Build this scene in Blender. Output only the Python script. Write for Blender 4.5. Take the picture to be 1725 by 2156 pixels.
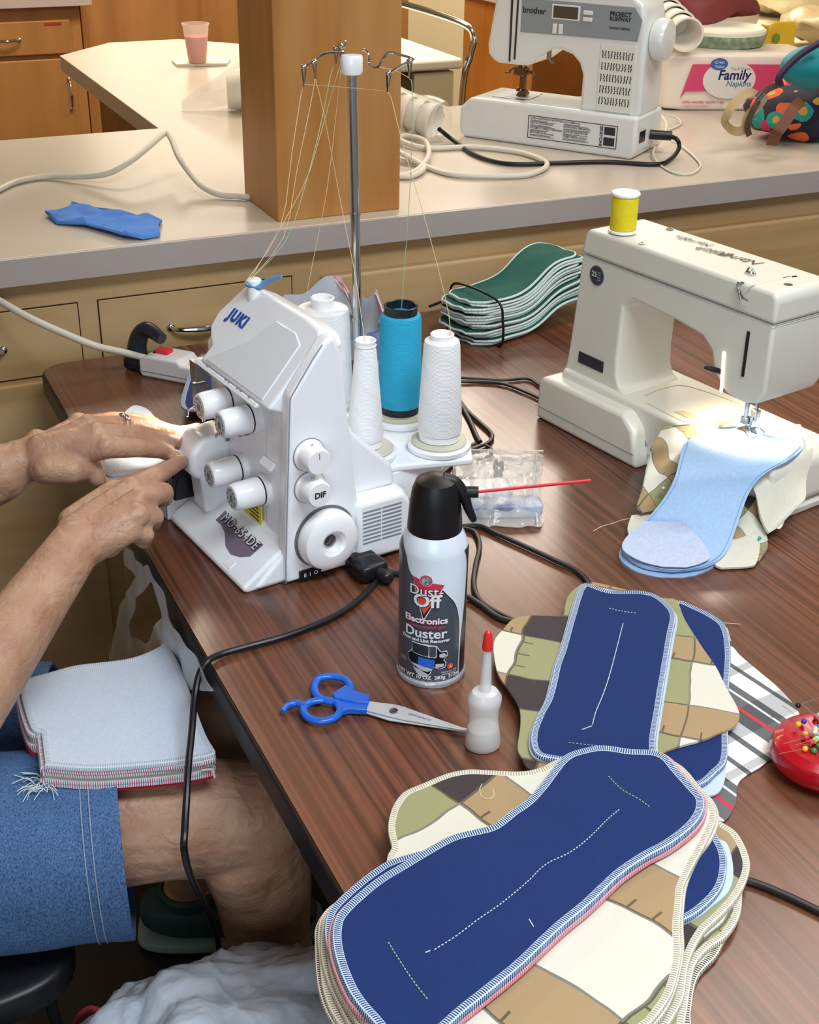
import bpy, bmesh, math, random
from mathutils import Vector, Matrix, noise
from mathutils.geometry import delaunay_2d_cdt
random.seed(7)
PI = math.pi
scene = bpy.context.scene
for o in list(bpy.data.objects): bpy.data.objects.remove(o)
COL = scene.collection

# ------------------------------------------------------------------ camera
FPX, PITCH, ROLL, YAW = 2780.3, 0.48780895, -0.01826246, 0.44402935
TZ = 0.74                      # table top height
CZ = 0.91                      # counter top height
CAM = Vector((0, 0, TZ + 0.775))
cp, sp, cy, sy, cr, sr = math.cos(PITCH), math.sin(PITCH), math.cos(YAW), math.sin(YAW), math.cos(ROLL), math.sin(ROLL)
FWD = Vector((sy*cp, cy*cp, -sp)); RIGHT = Vector((cy, -sy, 0)); DOWN = FWD.cross(RIGHT)
R2 = cr*RIGHT + sr*DOWN; D2 = -sr*RIGHT + cr*DOWN
cam = bpy.data.cameras.new('camera'); camo = bpy.data.objects.new('camera', cam); COL.objects.link(camo)
camo.matrix_world = Matrix.Translation(CAM) @ Matrix((R2, -D2, -FWD)).transposed().to_4x4()
cam.sensor_fit = 'HORIZONTAL'; cam.sensor_width = 36.0; cam.lens = 36.0*FPX/1725.0
cam.clip_start = 0.02; cam.clip_end = 60
scene.camera = camo

def ray(px, py): return R2*((px-862.5)/FPX) + D2*((py-1078)/FPX) + FWD
def at(px, py, z=TZ):
    d = ray(px, py); return CAM + d*((z-CAM.z)/d.z)
def aty(px, py, y):
    d = ray(px, py); return CAM + d*(y/d.y)
def atx(px, py, x):
    d = ray(px, py); return CAM + d*(x/d.x)

# ------------------------------------------------------------------ light, world, exposure
scene.view_settings.view_transform = 'Standard'; scene.view_settings.look = 'None'
scene.view_settings.gamma = 1.0; scene.view_settings.exposure = 0.0
scene.view_settings.use_curve_mapping = False
w = bpy.data.worlds.new('world'); scene.world = w; w.use_nodes = True
w.node_tree.nodes['Background'].inputs[0].default_value = (0.85, 0.90, 1.0, 1)
w.node_tree.nodes['Background'].inputs[1].default_value = 0.24
def area(name, loc, size, power, col, rot=(0, 0, 0), sizey=None):
    l = bpy.data.lights.new(name, 'AREA'); l.energy = power; l.color = col; l.size = size
    if sizey: l.shape = 'RECTANGLE'; l.size_y = sizey
    o = bpy.data.objects.new(name, l); COL.objects.link(o); o.location = loc; o.rotation_euler = rot
    return o
COOL = (0.86, 0.93, 1.0); WARM = (1.0, 0.86, 0.66)
area('ceiling_lamp_near', (0.7, 0.1, 2.52), 1.2, 42, COOL, sizey=0.6)
area('ceiling_lamp_mid', (1.9, 1.6, 2.52), 1.2, 20, (1.0, .93, .84), sizey=0.6)
area('ceiling_lamp_far', (2.78, 4.8, 2.52), 1.0, 78, (1.0, .88, .74), rot=(0, 0, math.radians(-24)), sizey=2.1)
area('added_reflection_lamp', (2.75, 9.2, 2.52), 1.6, 72, (1.0, .88, .70), rot=(0, 0, math.radians(-8)), sizey=3.4)  # added unseen lamp, placed where its reflection brightens the countertop
area('ceiling_lamp_rear', (0.9, 4.0, 2.52), 1.2, 42, WARM, sizey=0.6)
area('window_daylight', (-1.0, -1.6, 1.7), 1.6, 24, (0.80, 0.90, 1.0), rot=(math.radians(78), 0, math.radians(-25)), sizey=1.1)

# ------------------------------------------------------------------ materials
def lin(h):
    h = h.lstrip('#'); v = [int(h[i:i+2], 16)/255 for i in (0, 2, 4)]
    return tuple(c/12.92 if c <= .04045 else ((c+.055)/1.055)**2.4 for c in v) + (1,)
MATS = {}
def nodes(m): return m.node_tree.nodes, m.node_tree.links
def mat(name, col, rough=.5, metal=0, noise_=None, bump=None, trans=0, alpha=1, sss=0, coat=0, sheen=0, emis=None, ior=1.45, col2=None, spec=.5):
    m = bpy.data.materials.new(name); m.use_nodes = True; N, L = nodes(m); b = N['Principled BSDF']
    c = lin(col) if isinstance(col, str) else col
    b.inputs['Base Color'].default_value = c; b.inputs['Roughness'].default_value = rough; b.inputs['Metallic'].default_value = metal
    b.inputs['Transmission Weight'].default_value = trans; b.inputs['Alpha'].default_value = alpha; b.inputs['IOR'].default_value = ior
    b.inputs['Specular IOR Level'].default_value = spec
    if sss:
        b.inputs['Subsurface Weight'].default_value = sss; b.inputs['Subsurface Radius'].default_value = (1, .35, .2); b.inputs['Subsurface Scale'].default_value = .006
    if coat: b.inputs['Coat Weight'].default_value = coat; b.inputs['Coat Roughness'].default_value = .1
    if sheen: b.inputs['Sheen Weight'].default_value = sheen
    if emis: b.inputs['Emission Color'].default_value = lin(emis[0]); b.inputs['Emission Strength'].default_value = emis[1]
    tc = N.new('ShaderNodeTexCoord')
    if noise_:
        sc, det, amt = noise_[:3]
        mp = N.new('ShaderNodeMapping'); L.new(tc.outputs['Object'], mp.inputs[0])
        if len(noise_) > 3: mp.inputs['Scale'].default_value = noise_[3]
        n = N.new('ShaderNodeTexNoise'); n.inputs['Scale'].default_value = sc; n.inputs['Detail'].default_value = det; L.new(mp.outputs[0], n.inputs['Vector'])
        r = N.new('ShaderNodeMapRange'); r.inputs[1].default_value = .3; r.inputs[2].default_value = .7; L.new(n.outputs['Fac'], r.inputs[0])
        mx = N.new('ShaderNodeMix'); mx.data_type = 'RGBA'; L.new(r.outputs[0], mx.inputs[0])
        c2 = lin(col2) if col2 else tuple(x*(1-amt) for x in c[:3])+(1,)
        mx.inputs[6].default_value = c; mx.inputs[7].default_value = c2; L.new(mx.outputs[2], b.inputs['Base Color'])
    if bump:
        n2 = N.new('ShaderNodeTexNoise'); n2.inputs['Scale'].default_value = bump[0]; n2.inputs['Detail'].default_value = 3; L.new(tc.outputs['Object'], n2.inputs['Vector'])
        bp = N.new('ShaderNodeBump'); bp.inputs['Strength'].default_value = bump[1]; bp.inputs['Distance'].default_value = bump[2] if len(bump) > 2 else .001
        L.new(n2.outputs['Fac'], bp.inputs['Height']); L.new(bp.outputs[0], b.inputs['Normal'])
    MATS[name] = m; return m
def math_(N, L, op, a, b=None, c=None):
    n = N.new('ShaderNodeMath'); n.operation = op
    for i, v in enumerate((a, b, c)):
        if v is None: continue
        if isinstance(v, (int, float)): n.inputs[i].default_value = v
        else: L.new(v, n.inputs[i])
    return n.outputs[0]
def mixc(N, L, f, a, b):
    m = N.new('ShaderNodeMix'); m.data_type = 'RGBA'
    if isinstance(f, (int, float)): m.inputs[0].default_value = f
    else: L.new(f, m.inputs[0])
    for i, v in ((6, a), (7, b)):
        if isinstance(v, tuple): m.inputs[i].default_value = v
        else: L.new(v, m.inputs[i])
    return m.outputs[2]

def wood(name, c1, c2, c3, axis='Y', rough=.35, sc=1.0, streak=26, coat=0):
    m = mat(name, c1, rough, coat=coat); N, L = nodes(m); b = N['Principled BSDF']
    tc = N.new('ShaderNodeTexCoord'); mp = N.new('ShaderNodeMapping'); L.new(tc.outputs['Object'], mp.inputs[0])
    s = [streak*sc]*3; s['XYZ'.index(axis)] = 1.1*sc; mp.inputs['Scale'].default_value = s
    n = N.new('ShaderNodeTexNoise'); n.inputs['Scale'].default_value = 1.0; n.inputs['Detail'].default_value = 6; n.inputs['Distortion'].default_value = .6; L.new(mp.outputs[0], n.inputs[0])
    mp2 = N.new('ShaderNodeMapping'); L.new(tc.outputs['Object'], mp2.inputs[0]); s2 = [5*sc]*3; s2['XYZ'.index(axis)] = .7*sc; mp2.inputs['Scale'].default_value = s2
    n2 = N.new('ShaderNodeTexNoise'); n2.inputs['Scale'].default_value = 1.2; n2.inputs['Detail'].default_value = 3; L.new(mp2.outputs[0], n2.inputs[0])
    r = N.new('ShaderNodeMapRange'); r.inputs[1].default_value = .36; r.inputs[2].default_value = .64; L.new(n.outputs[0], r.inputs[0])
    r2 = N.new('ShaderNodeMapRange'); r2.inputs[1].default_value = .4; r2.inputs[2].default_value = .62; L.new(n2.outputs[0], r2.inputs[0])
    a = mixc(N, L, r.outputs[0], lin(c1), lin(c2)); bb = mixc(N, L, math_(N, L, 'MULTIPLY', r2.outputs[0], .75), a, lin(c3))
    L.new(bb, b.inputs['Base Color']); return m

M_table = wood('table_walnut', '#46261a', '#7f4e38', '#68402c', 'Y', .30, 1.0, 150, coat=.32)
nodes(M_table)[0]['Principled BSDF'].inputs['Coat Roughness'].default_value = .2
M_cab = wood('cabinet_oak', '#d0ae7c', '#bd9866', '#dabb8c', 'X', .42, 1.0, 22)
M_cabfar = wood('far_cabinet_oak', '#a87440', '#966434', '#b4804a', 'Z', .4, 1.0, 14)
M_pillar = wood('pillar_oak', '#b8803f', '#9f6730', '#c8945a', 'Z', .38, 1.6, 9)
M_counter = mat('counter_laminate', '#cfc3b3', .26, noise_=(900, 2, .16))
M_cedge = mat('counter_edge_laminate', '#bcb2ad', .4, noise_=(700, 2, .22))
M_floor = mat('floor_tile', '#332a20', .35, noise_=(14, 4, .4))
M_wall = mat('wall_paint', '#e2d3a8', .7, bump=(60, .1))
M_ceil = mat('ceiling_paint', '#e6e2d6', .8)
M_white = mat('white_plastic', '#f3f6fa', .28, coat=.25)
M_white2 = mat('white_knob_plastic', '#f7f8fa', .22, coat=.3)
M_crack = mat('seam_grey', '#8d939c', .6)
M_cream = mat('cream_plastic', '#e2e0d2', .35, noise_=(9, 2, .05))
M_cream2 = mat('cream_plastic_base', '#e5e2d4', .33)
M_black = mat('black_plastic', '#17181c', .35)
M_cord = mat('black_cord', '#15141a', .38)
M_wcord = mat('white_cord', '#d9d4c6', .5)
M_chrome = mat('chrome', '#c9ccd0', .14, 1)
M_steel = mat('brushed_steel', '#8f959c', .3, 1)
M_dark = mat('dark_steel', '#34383f', .32, .8)
M_grey = mat('grey_plastic', '#9aa0a4', .4)

# ------------------------------------------------------------------ mesh helpers
WM = {}
def wmat(o): return WM.get(o.name, Matrix()) if o else Matrix()
def tag(o, label=None, cat=None, group=None, kind=None):
    if label: o['label'] = label
    if cat: o['category'] = cat
    if group: o['group'] = group
    if kind: o['kind'] = kind
    return o
def thing(name, loc, rotz=0, label=None, cat=None, group=None):
    o = bpy.data.objects.new(name, None); COL.objects.link(o); o.empty_display_size = .02
    o.location = loc; o.rotation_euler = (0, 0, rotz)
    WM[o.name] = Matrix.Translation(Vector(loc)) @ Matrix.Rotation(rotz, 4, 'Z')
    return tag(o, label, cat, group)
def join(*gs):
    V, F = [], []
    for v, f in gs:
        n = len(V); V += [Vector(x) for x in v]; F += [tuple(i+n for i in q) for q in f]
    return V, F
def xf(g, M): return [M @ Vector(v) for v in g[0]], g[1]
def box(x0, x1, y0, y1, z0, z1):
    V = [(x, y, z) for z in (z0, z1) for y in (y0, y1) for x in (x0, x1)]
    return V, [(0, 2, 3, 1), (4, 5, 7, 6), (0, 1, 5, 4), (2, 6, 7, 3), (0, 4, 6, 2), (1, 3, 7, 5)]
def prism(poly, axis, a, b, poly2=None):
    n = len(poly); p2 = poly2 or poly
    def P(p, t):
        return {'x': (t, p[0], p[1]), 'y': (p[0], t, p[1]), 'z': (p[0], p[1], t)}[axis]
    V = [P(p, a) for p in poly] + [P(p, b) for p in p2]
    return V, [tuple(range(n)), tuple(range(2*n-1, n-1, -1))] + [(i, (i+1) % n, n+(i+1) % n, n+i) for i in range(n)]
def lathe(prof, seg=48, M=None, sx=1, sy=1):
    V, F = [], []
    for r, z in prof:
        for k in range(seg):
            a = 2*PI*k/seg; V.append(Vector((r*sx*math.cos(a), r*sy*math.sin(a), z)))
    for i in range(len(prof)-1):
        for k in range(seg):
            F.append((i*seg+k, i*seg+(k+1) % seg, (i+1)*seg+(k+1) % seg, (i+1)*seg+k))
    F.append(tuple(range(seg-1, -1, -1))); F.append(tuple((len(prof)-1)*seg+k for k in range(seg)))
    return ([M @ v for v in V] if M else V), F
def crom(pts, n=8, closed=False):
    pts = [Vector(p) for p in pts]
    if len(pts) < 3 and not closed: return pts
    out = []; m = len(pts)
    for i in range(m if closed else m-1):
        if closed: p0, p1, p2, p3 = pts[i-1], pts[i], pts[(i+1) % m], pts[(i+2) % m]
        else: p0, p1, p2, p3 = pts[max(i-1, 0)], pts[i], pts[i+1], pts[min(i+2, m-1)]
        for k in range(n):
            t = k/n; out.append(.5*((2*p1)+(p2-p0)*t+(2*p0-5*p1+4*p2-p3)*t*t+(3*p1-p0-3*p2+p3)*t**3))
    if not closed: out.append(pts[-1])
    return out
def tube(pts, r, seg=8, closed=False, n=8, smooth=True, flat=1.0):
    p = crom(pts, n, closed) if smooth else [Vector(q) for q in pts]
    m = len(p); V, F = [], []; up = None
    for i in range(m):
        d = (p[(i+1) % m]-p[i-1]) if closed else (p[min(i+1, m-1)]-p[max(i-1, 0)])
        d = d.normalized() if d.length > 1e-9 else Vector((0, 0, 1))
        if up is None: up = d.orthogonal().normalized() if abs(d.z) > .8 else Vector((0, 0, 1))
        s = d.cross(up); s = s.normalized() if s.length > 1e-6 else d.orthogonal().normalized(); up = s.cross(d).normalized()
        rr = r[min(int(i*len(r)/m), len(r)-1)] if isinstance(r, (list, tuple)) else r
        if isinstance(r, (list, tuple)):
            t = i/(m-1)*(len(r)-1); k = min(int(t), len(r)-2); rr = r[k]*(1-t+k)+r[k+1]*(t-k)
        for k in range(seg):
            a = 2*PI*k/seg; V.append(p[i]+s*math.cos(a)*rr+up*math.sin(a)*rr*flat)
    for i in range(m if closed else m-1):
        for k in range(seg):
            j = (i+1) % m; F.append((i*seg+k, i*seg+(k+1) % seg, j*seg+(k+1) % seg, j*seg+k))
    if not closed: F += [tuple(range(seg-1, -1, -1)), tuple((m-1)*seg+k for k in range(seg))]
    return V, F
def ell(c, rx, ry, rz, seg=24, rings=14, M=None):
    pr = [(max(math.sin(PI*i/rings), 1e-4), -math.cos(PI*i/rings)) for i in range(rings+1)]
    V, F = lathe(pr, seg)
    V = [Vector((v.x*rx, v.y*ry, v.z*rz)) for v in V]
    if M: V = [M @ v for v in V]
    return [v+Vector(c) for v in V], F
def cap(p, q, r1, r2, seg=20):
    p, q = Vector(p), Vector(q); d = q-p; L = d.length or 1e-4; M = Matrix.Translation(p) @ d.to_track_quat('Z', 'Y').to_matrix().to_4x4()
    pr = [(r1*math.sin(a), -r1*math.cos(a)) for a in [PI/2*i/6+1e-3 for i in range(7)]] + [(r2*math.cos(a), L+r2*math.sin(a)) for a in [PI/2*i/6-1e-3 for i in range(7)]]
    return lathe([(max(a, 1e-5), b) for a, b in pr], seg, M)
def mo(name, g, m, parent=None, world=False, bevel=0, sub=0, smooth=True, angle=35, label=None, cat=None, group=None, kind=None, uv=None, seg=3, remesh=0, smoothit=0):
    V, F = [Vector(v) for v in g[0]], g[1]
    org = None
    if parent is not None:
        if world:
            Mi = wmat(parent).inverted(); V = [Mi @ v for v in V]
    elif world is not None:
        xs = [v.x for v in V]; ys = [v.y for v in V]; zs = [v.z for v in V]
        org = Vector(((min(xs)+max(xs))/2, (min(ys)+max(ys))/2, min(zs))); V = [v-org for v in V]
    me = bpy.data.meshes.new(name); me.from_pydata([tuple(v) for v in V], [], F)
    if uv:
        ul = me.uv_layers.new(name='UVMap')
        for poly in me.polygons:
            for li in poly.loop_indices: ul.data[li].uv = uv[me.loops[li].vertex_index]
    bm = bmesh.new(); bm.from_mesh(me); bmesh.ops.recalc_face_normals(bm, faces=bm.faces); bm.to_mesh(me); bm.free()
    if isinstance(m, (list, tuple)):
        for q in m: me.materials.append(q)
    else: me.materials.append(m)
    if smooth and len(me.polygons):
        me.polygons.foreach_set('use_smooth', [True]*len(me.polygons)); me.set_sharp_from_angle(angle=math.radians(angle))
    me.update()
    o = bpy.data.objects.new(name, me); COL.objects.link(o)
    if parent is not None: o.parent = parent; WM[o.name] = wmat(parent)
    elif org is not None: o.location = org; WM[o.name] = Matrix.Translation(org)
    if remesh:
        rm = o.modifiers.new('remesh', 'REMESH'); rm.mode = 'VOXEL'; rm.voxel_size = remesh; rm.use_smooth_shade = True
        if smoothit: s = o.modifiers.new('smooth', 'SMOOTH'); s.iterations = smoothit; s.factor = .5
    if bevel:
        b = o.modifiers.new('bevel', 'BEVEL'); b.width = bevel; b.segments = seg; b.limit_method = 'ANGLE'; b.angle_limit = math.radians(30); b.harden_normals = False
    if sub:
        s = o.modifiers.new('sub', 'SUBSURF'); s.levels = sub; s.render_levels = sub
    return tag(o, label, cat, group, kind)
def cyl(p, q, r, seg=24, r2=None): return tube([p, q], [r, r if r2 is None else r2], seg, smooth=False)

def text(name, s, size, m, parent, M, bold=0, shear=0, wrap=None, ax='CENTER', sx=1, res=3, width=1.0):
    cu = bpy.data.curves.new('t', 'FONT'); cu.body = s; cu.size = size; cu.align_x = ax; cu.align_y = 'CENTER'
    cu.offset = bold; cu.shear = shear; cu.resolution_u = res; cu.space_character = width
    to = bpy.data.objects.new('t', cu); me = bpy.data.meshes.new_from_object(to)
    V = [Vector((v.co.x*sx, v.co.y, 0)) for v in me.vertices]; F = [tuple(p.vertices) for p in me.polygons]
    bpy.data.objects.remove(to); bpy.data.curves.remove(cu)
    V = [wrap(v) for v in V] if wrap else [M @ v for v in V]
    o = mo(name, (V, F), m, parent, smooth=False)
    return o
def frame(o, x, y):
    """matrix whose columns are right, up, normal for flat lettering at o"""
    x = Vector(x).normalized(); y = Vector(y); y = (y-x*y.dot(x)).normalized(); z = x.cross(y)
    return Matrix.Translation(Vector(o)) @ Matrix((x, y, z)).transposed().to_4x4()

# cloth helpers -----------------------------------------------------
def inside(p, poly):
    c = False; n = len(poly)
    for i in range(n):
        a, b = poly[i], poly[i-1]
        if (a.y > p.y) != (b.y > p.y) and p.x < (b.x-a.x)*(p.y-a.y)/(b.y-a.y)+a.x: c = not c
    return c
def segd(p, poly):
    best = 9
    for i in range(len(poly)):
        a, b = poly[i-1], poly[i]; ab = b-a; t = max(0, min(1, (p-a).dot(ab)/max(ab.length_squared, 1e-12))); d = (p-a-ab*t).length
        if d < best: best = d
    return best
def sheet(outline, hf, th, sp=.008, edge=.0):
    """solid cloth from a 2-D world outline; hf(x,y) is the height of its underside"""
    ol = [Vector((p[0], p[1])) for p in outline]; n = len(ol)
    xs = [p.x for p in ol]; ys = [p.y for p in ol]; pts = list(ol)
    x = min(xs)
    while x < max(xs):
        y = min(ys)
        while y < max(ys):
            p = Vector((x+random.uniform(-.15, .15)*sp, y+random.uniform(-.15, .15)*sp))
            if inside(p, ol) and segd(p, ol) > sp*.45: pts.append(p)
            y += sp
        x += sp
    r = delaunay_2d_cdt(pts, [(i, (i+1) % n) for i in range(n)], [], 1, 1e-6)
    V2, T = r[0], r[2]; N = len(V2); orig = r[3]
    V = [Vector((p.x, p.y, hf(p.x, p.y)+th)) for p in V2] + [Vector((p.x, p.y, hf(p.x, p.y))) for p in V2]
    F = [tuple(t) for t in T] + [tuple(i+N for i in reversed(t)) for t in T]
    ec = {}
    for t in T:
        for i in range(len(t)):
            a, b = t[i], t[(i+1) % len(t)]; ec[(a, b)] = 1
    for a, b in list(ec):
        if (b, a) not in ec: F.append((b, a, a+N, b+N))
    return V, F
def resample(pts, step, closed=True):
    P = list(pts) + ([pts[0]] if closed else []); out = [P[0].copy()]; acc = 0
    for i in range(len(P)-1):
        a, b = P[i], P[i+1]; L = (b-a).length; 
        while L > 1e-9 and acc+L >= step:
            t = (step-acc)/L; a = a.lerp(b, t); out.append(a.copy()); L = (b-a).length; acc = 0
        acc += L
    return out
def offset_in(pts, d):
    n = len(pts); A = sum(pts[i-1].x*pts[i].y-pts[i].x*pts[i-1].y for i in range(n)); s = 1 if A > 0 else -1; out = []
    for i in range(n):
        t = pts[(i+1) % n]-pts[i-1]; nn = Vector((-t.y, t.x)).normalized()*s; out.append(pts[i]+nn*d)
    return out
def edge_band(outline, hf, th, w, r=.0011):
    """overlocked edge: a soft raised band wrapping the rim, with UV along it"""
    ol = resample([Vector((p[0], p[1])) for p in outline], .004); n = len(ol)
    a = offset_in(ol, -.0012); b = offset_in(ol, w*.5); c = offset_in(ol, w)
    V, F, U = [], [], []; s = 0
    for i in range(n+1):
        k = i % n
        if i: s += (ol[k]-ol[k-1]).length
        h0 = hf(ol[k].x, ol[k].y)
        for j, (P, z) in enumerate(((ol[k]+(c[k]-ol[k])*.4, h0-.0003), (a[k], h0-.0002), (a[k], h0+th), (ol[k], h0+th+r), (b[k], h0+th+r*.8), (c[k], hf(c[k].x, c[k].y)+th-.0003))):
            V.append(Vector((P.x, P.y, z))); U.append((s, j/5))
    for i in range(n):
        for j in range(5): F.append((i*6+j, (i+1)*6+j, (i+1)*6+j+1, i*6+j+1))
    return (V, F), U
def loft(rowsL, rowsR, th, nu=10, nv=4, bend=None):
    A, B = crom(rowsL, nv), crom(rowsR, nv); V, F = [], []; m = len(A)
    top = []
    for i in range(m):
        row = []
        for k in range(nu+1):
            t = k/nu; p = A[i].lerp(B[i], t)
            if bend: p = p + bend(i/(m-1), t)
            row.append(p)
        top.append(row)
    for row in top:
        V += row
    N = len(V); nrm = []
    for i in range(m):
        for k in range(nu+1):
            du = top[i][min(k+1, nu)]-top[i][max(k-1, 0)]; dv = top[min(i+1, m-1)][k]-top[max(i-1, 0)][k]
            q = du.cross(dv); q = q.normalized() if q.length > 1e-12 else Vector((0, 0, 1))
            nrm.append(q if q.z >= 0 else -q)
    V = V + [v-nn*th for v, nn in zip(V, nrm)]
    W = nu+1
    for i in range(m-1):
        for k in range(nu):
            q = (i*W+k, i*W+k+1, (i+1)*W+k+1, (i+1)*W+k); F += [q, tuple(x+N for x in reversed(q))]
    bd = [(0*W+k, 0*W+k+1) for k in range(nu)] + [(i*W+nu, (i+1)*W+nu) for i in range(m-1)] + [((m-1)*W+k+1, (m-1)*W+k) for k in range(nu-1, -1, -1)] + [((i+1)*W, i*W) for i in range(m-2, -1, -1)]
    F += [(b, a, a+N, b+N) for a, b in bd]
    return V, F

# ------------------------------------------------------------------ setting
def struct(name, g, m, bevel=0): return mo(name, g, m, bevel=bevel, kind='structure', smooth=False)
struct('floor', box(-3, 6, -2.5, 13.2, -.05, 0), M_floor)
struct('ceiling', box(-3, 6, -2.5, 13.2, 2.6, 2.65), M_ceil)
struct('wall_back', box(-3, 6, 13.0, 13.1, 0, 2.6), M_wall)
struct('wall_partition', box(-3, 5.4, 5.8, 5.86, 0, 1.1), M_wall)
struct('wall_right', box(5.4, 5.5, -2.5, 13.0, 0, 2.6), M_wall)
struct('wall_left', box(-2.7, -2.6, -2.5, 13.0, 0, 2.6), M_wall)
# ------------------------------------------------------------------ built-in counters and cabinets
def handle(parent, c, L=.075, vertical=False, out=(0, -1, 0)):
    d = Vector((0, 0, 1)) if vertical else Vector((1, 0, 0)); o = Vector(out); c = Vector(c)
    pts = [c-d*L*.5, c-d*L*.42+o*.014, c-d*L*.2+o*.022, c+o*.025, c+d*L*.2+o*.022, c+d*L*.42+o*.014, c+d*L*.5]
    g = join(tube(pts, [.0035, .0035, .0045, .006, .0045, .0035, .0035], 10), ell(c-d*L*.5, .007, .004, .007, 12, 8), ell(c+d*L*.5, .007, .004, .007, 12, 8))
    return mo('handle', g, M_chrome, parent, world=True, label='chrome pull handle')
top = thing('countertop', (0.9, 2.01, 0), 0, 'speckled beige laminate countertop with grey front edge behind the dark table', 'countertop')
outl = [(-1.6, 2.008), (4.2, 2.008), (4.2, 2.82), (1.42, 2.82), (1.42, 3.70), (1.26, 3.86), (1.12, 4.0), (.912, 4.0), (.733, 3.82), (.733, 2.822), (-1.6, 2.822)]
mo('worktop', prism(outl, 'z', .870, CZ), M_counter, top, world=True, bevel=.0015, smooth=False)
mo('front_edge', box(-1.6, 4.2, 2.003, 2.0085, .866, CZ-.0012), M_cedge, top, world=True, bevel=.001, smooth=False, label='grey speckled laminate edge strip')
cabn = thing('base_cabinet', (0.9, 2.05, 0), 0, 'honey oak base cabinet with flush drawers, under the counter behind the dark table', 'cabinet')
mo('body', box(-1.6, 4.2, 2.045, 2.62, 0.0, .868), M_cab, cabn, world=True, smooth=False)
mo('face_frame', box(-1.6, 4.2, 2.035, 2.046, .10, .866), M_cab, cabn, world=True, smooth=False)
for (x0, x1) in ((-.05, .377), (.411, .738), (.79, 1.46), (1.50, 2.2)):
    lip = x0 > .7
    z0, z1, y0 = (.60, .815, 2.016) if lip else (.706, .818, 2.032)
    g = box(x0, x1, y0, 2.04, z0, z1)
    d = mo('drawer', g, M_cab, cabn, world=True, bevel=.006 if lip else .001, smooth=False)
    if not lip:
        gp = .0018; mo('gap', join(box(x0-gp, x0, 2.0335, 2.0355, z0, z1), box(x1, x1+gp, 2.0335, 2.0355, z0, z1), box(x0-gp, x1+gp, 2.0335, 2.0355, z1, z1+gp), box(x0-gp, x1+gp, 2.0335, 2.0355, z0-gp, z0)), mat('gap_dark', '#3a2410', .8), d, world=True, smooth=False)
    if x0 < .5: handle(d, ((.205 if x0 < 0 else .575), 2.03, .758), .1)
for (x0, x1) in ((-.05, .38), (.41, .76), (.79, 1.46)):
    d = mo('door', box(x0, x1, 2.028, 2.04, .12, .585 if x0 > .7 else .697), M_cab, cabn, world=True, bevel=.003, smooth=False)
mo('toe_kick', box(-1.6, 4.2, 2.08, 2.1, 0, .1), M_black, cabn, world=True, smooth=False)
pb = thing('peninsula_base', (1.07, 3.4, 0), 0, 'dark oak panelled base under the peninsula counter', 'cabinet')
mo('panel', box(.80, 1.38, 2.83, 3.68, 0, .868), M_cabfar, pb, world=True, smooth=False)

# pillar
mo('pillar', box(.722, .943, 2.044, 2.216, CZ, 2.598), M_pillar, bevel=.002, smooth=False, label='square honey oak wooden pillar standing on the counter', cat='pillar')

# far cabinet at upper left
fc = thing('drawer_cabinet', (.55, 5.3, 0), 0, 'honey oak cabinet with drawer and door and chrome pulls, at the far wall', 'cabinet')
mo('body', box(-.3, 1.08, 5.17, 5.75, 0, .868), M_cabfar, fc, world=True, smooth=False)
dr = mo('drawer', box(.45, 1.037, 5.148, 5.17, .705, .822), M_cabfar, fc, world=True, bevel=.004, smooth=False)
handle(dr, (.80, 5.145, .762), .10)
mo('label_strip', box(.945, 1.005, 5.1455, 5.1475, .808, .816), mat('strip_red', '#a33a1c', .6), dr, world=True, label='small red label strip', smooth=False)
do = mo('door', box(.45, 1.037, 5.148, 5.17, .12, .688), M_cabfar, fc, world=True, bevel=.004, smooth=False)
handle(do, (1.012, 5.145, .56), .11, True)
mo('cabinet_top', box(-.32, 1.12, 5.13, 5.76, .870, CZ), mat('far_top_laminate', '#c8b4ae', .35, noise_=(500, 2, .12)), fc, world=True, bevel=.002, smooth=False, label='pinkish grey laminate top')
wp = thing('wood_panel', (1.8, 5.4, 0), 0, 'plain oak panelling beside the far cabinet', 'panel')
mo('panel', box(1.125, 2.53, 5.42, 5.78, 0, 1.12), M_cabfar, wp, world=True, smooth=False)
mo('post', box(1.125, 1.15, 5.36, 5.42, 0, 1.12), M_cabfar, wp, world=True, smooth=False)
oc = thing('oak_cabinet', (2.38, 4.1, 0), 0, 'orange oak cabinet seen through the arch of the counter sewing machine', 'cabinet')
mo('body', box(2.27, 2.75, 3.9, 4.4, 0, .95), wood('orange_oak', '#c07a34', '#b06a28', '#ca8840', 'Z', .45, 1, 10), oc, world=True, bevel=.004, smooth=False)
mo('cabinet_top', box(2.25, 2.77, 3.88, 4.42, .951, .975), M_counter, oc, world=True, bevel=.003, smooth=False)

# utility cart behind the pillar
ct = thing('utility_cart', (1.89, 4.0, 0), 0, 'white utility cart with bent chrome handle beyond the pillar', 'cart')
M_cart = mat('cart_white', '#ece4cf', .45)
mo('tray', box(1.70, 1.99, 3.85, 4.35, .80, .833), M_cart, ct, world=True, bevel=.01)
mo('cabinet_body', box(1.835, 1.975, 3.88, 4.3, .06, .79), mat('cart_cream', '#dccfa6', .5), ct, world=True, bevel=.005)
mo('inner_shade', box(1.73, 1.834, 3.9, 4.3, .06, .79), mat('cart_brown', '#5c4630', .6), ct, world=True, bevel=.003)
hy = 3.95
mo('push_handle', tube([(1.83, 4.3, .80), (1.835, 4.3, .90), (1.86, 4.25, .965), (1.90, 4.15, .965), (2.005, 3.90, .93), (2.03, 3.86, .89), (2.02, 3.86, .84), (1.995, 3.86, .70), (1.985, 3.86, .1)], .011, 12), M_chrome, ct, world=True)

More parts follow.
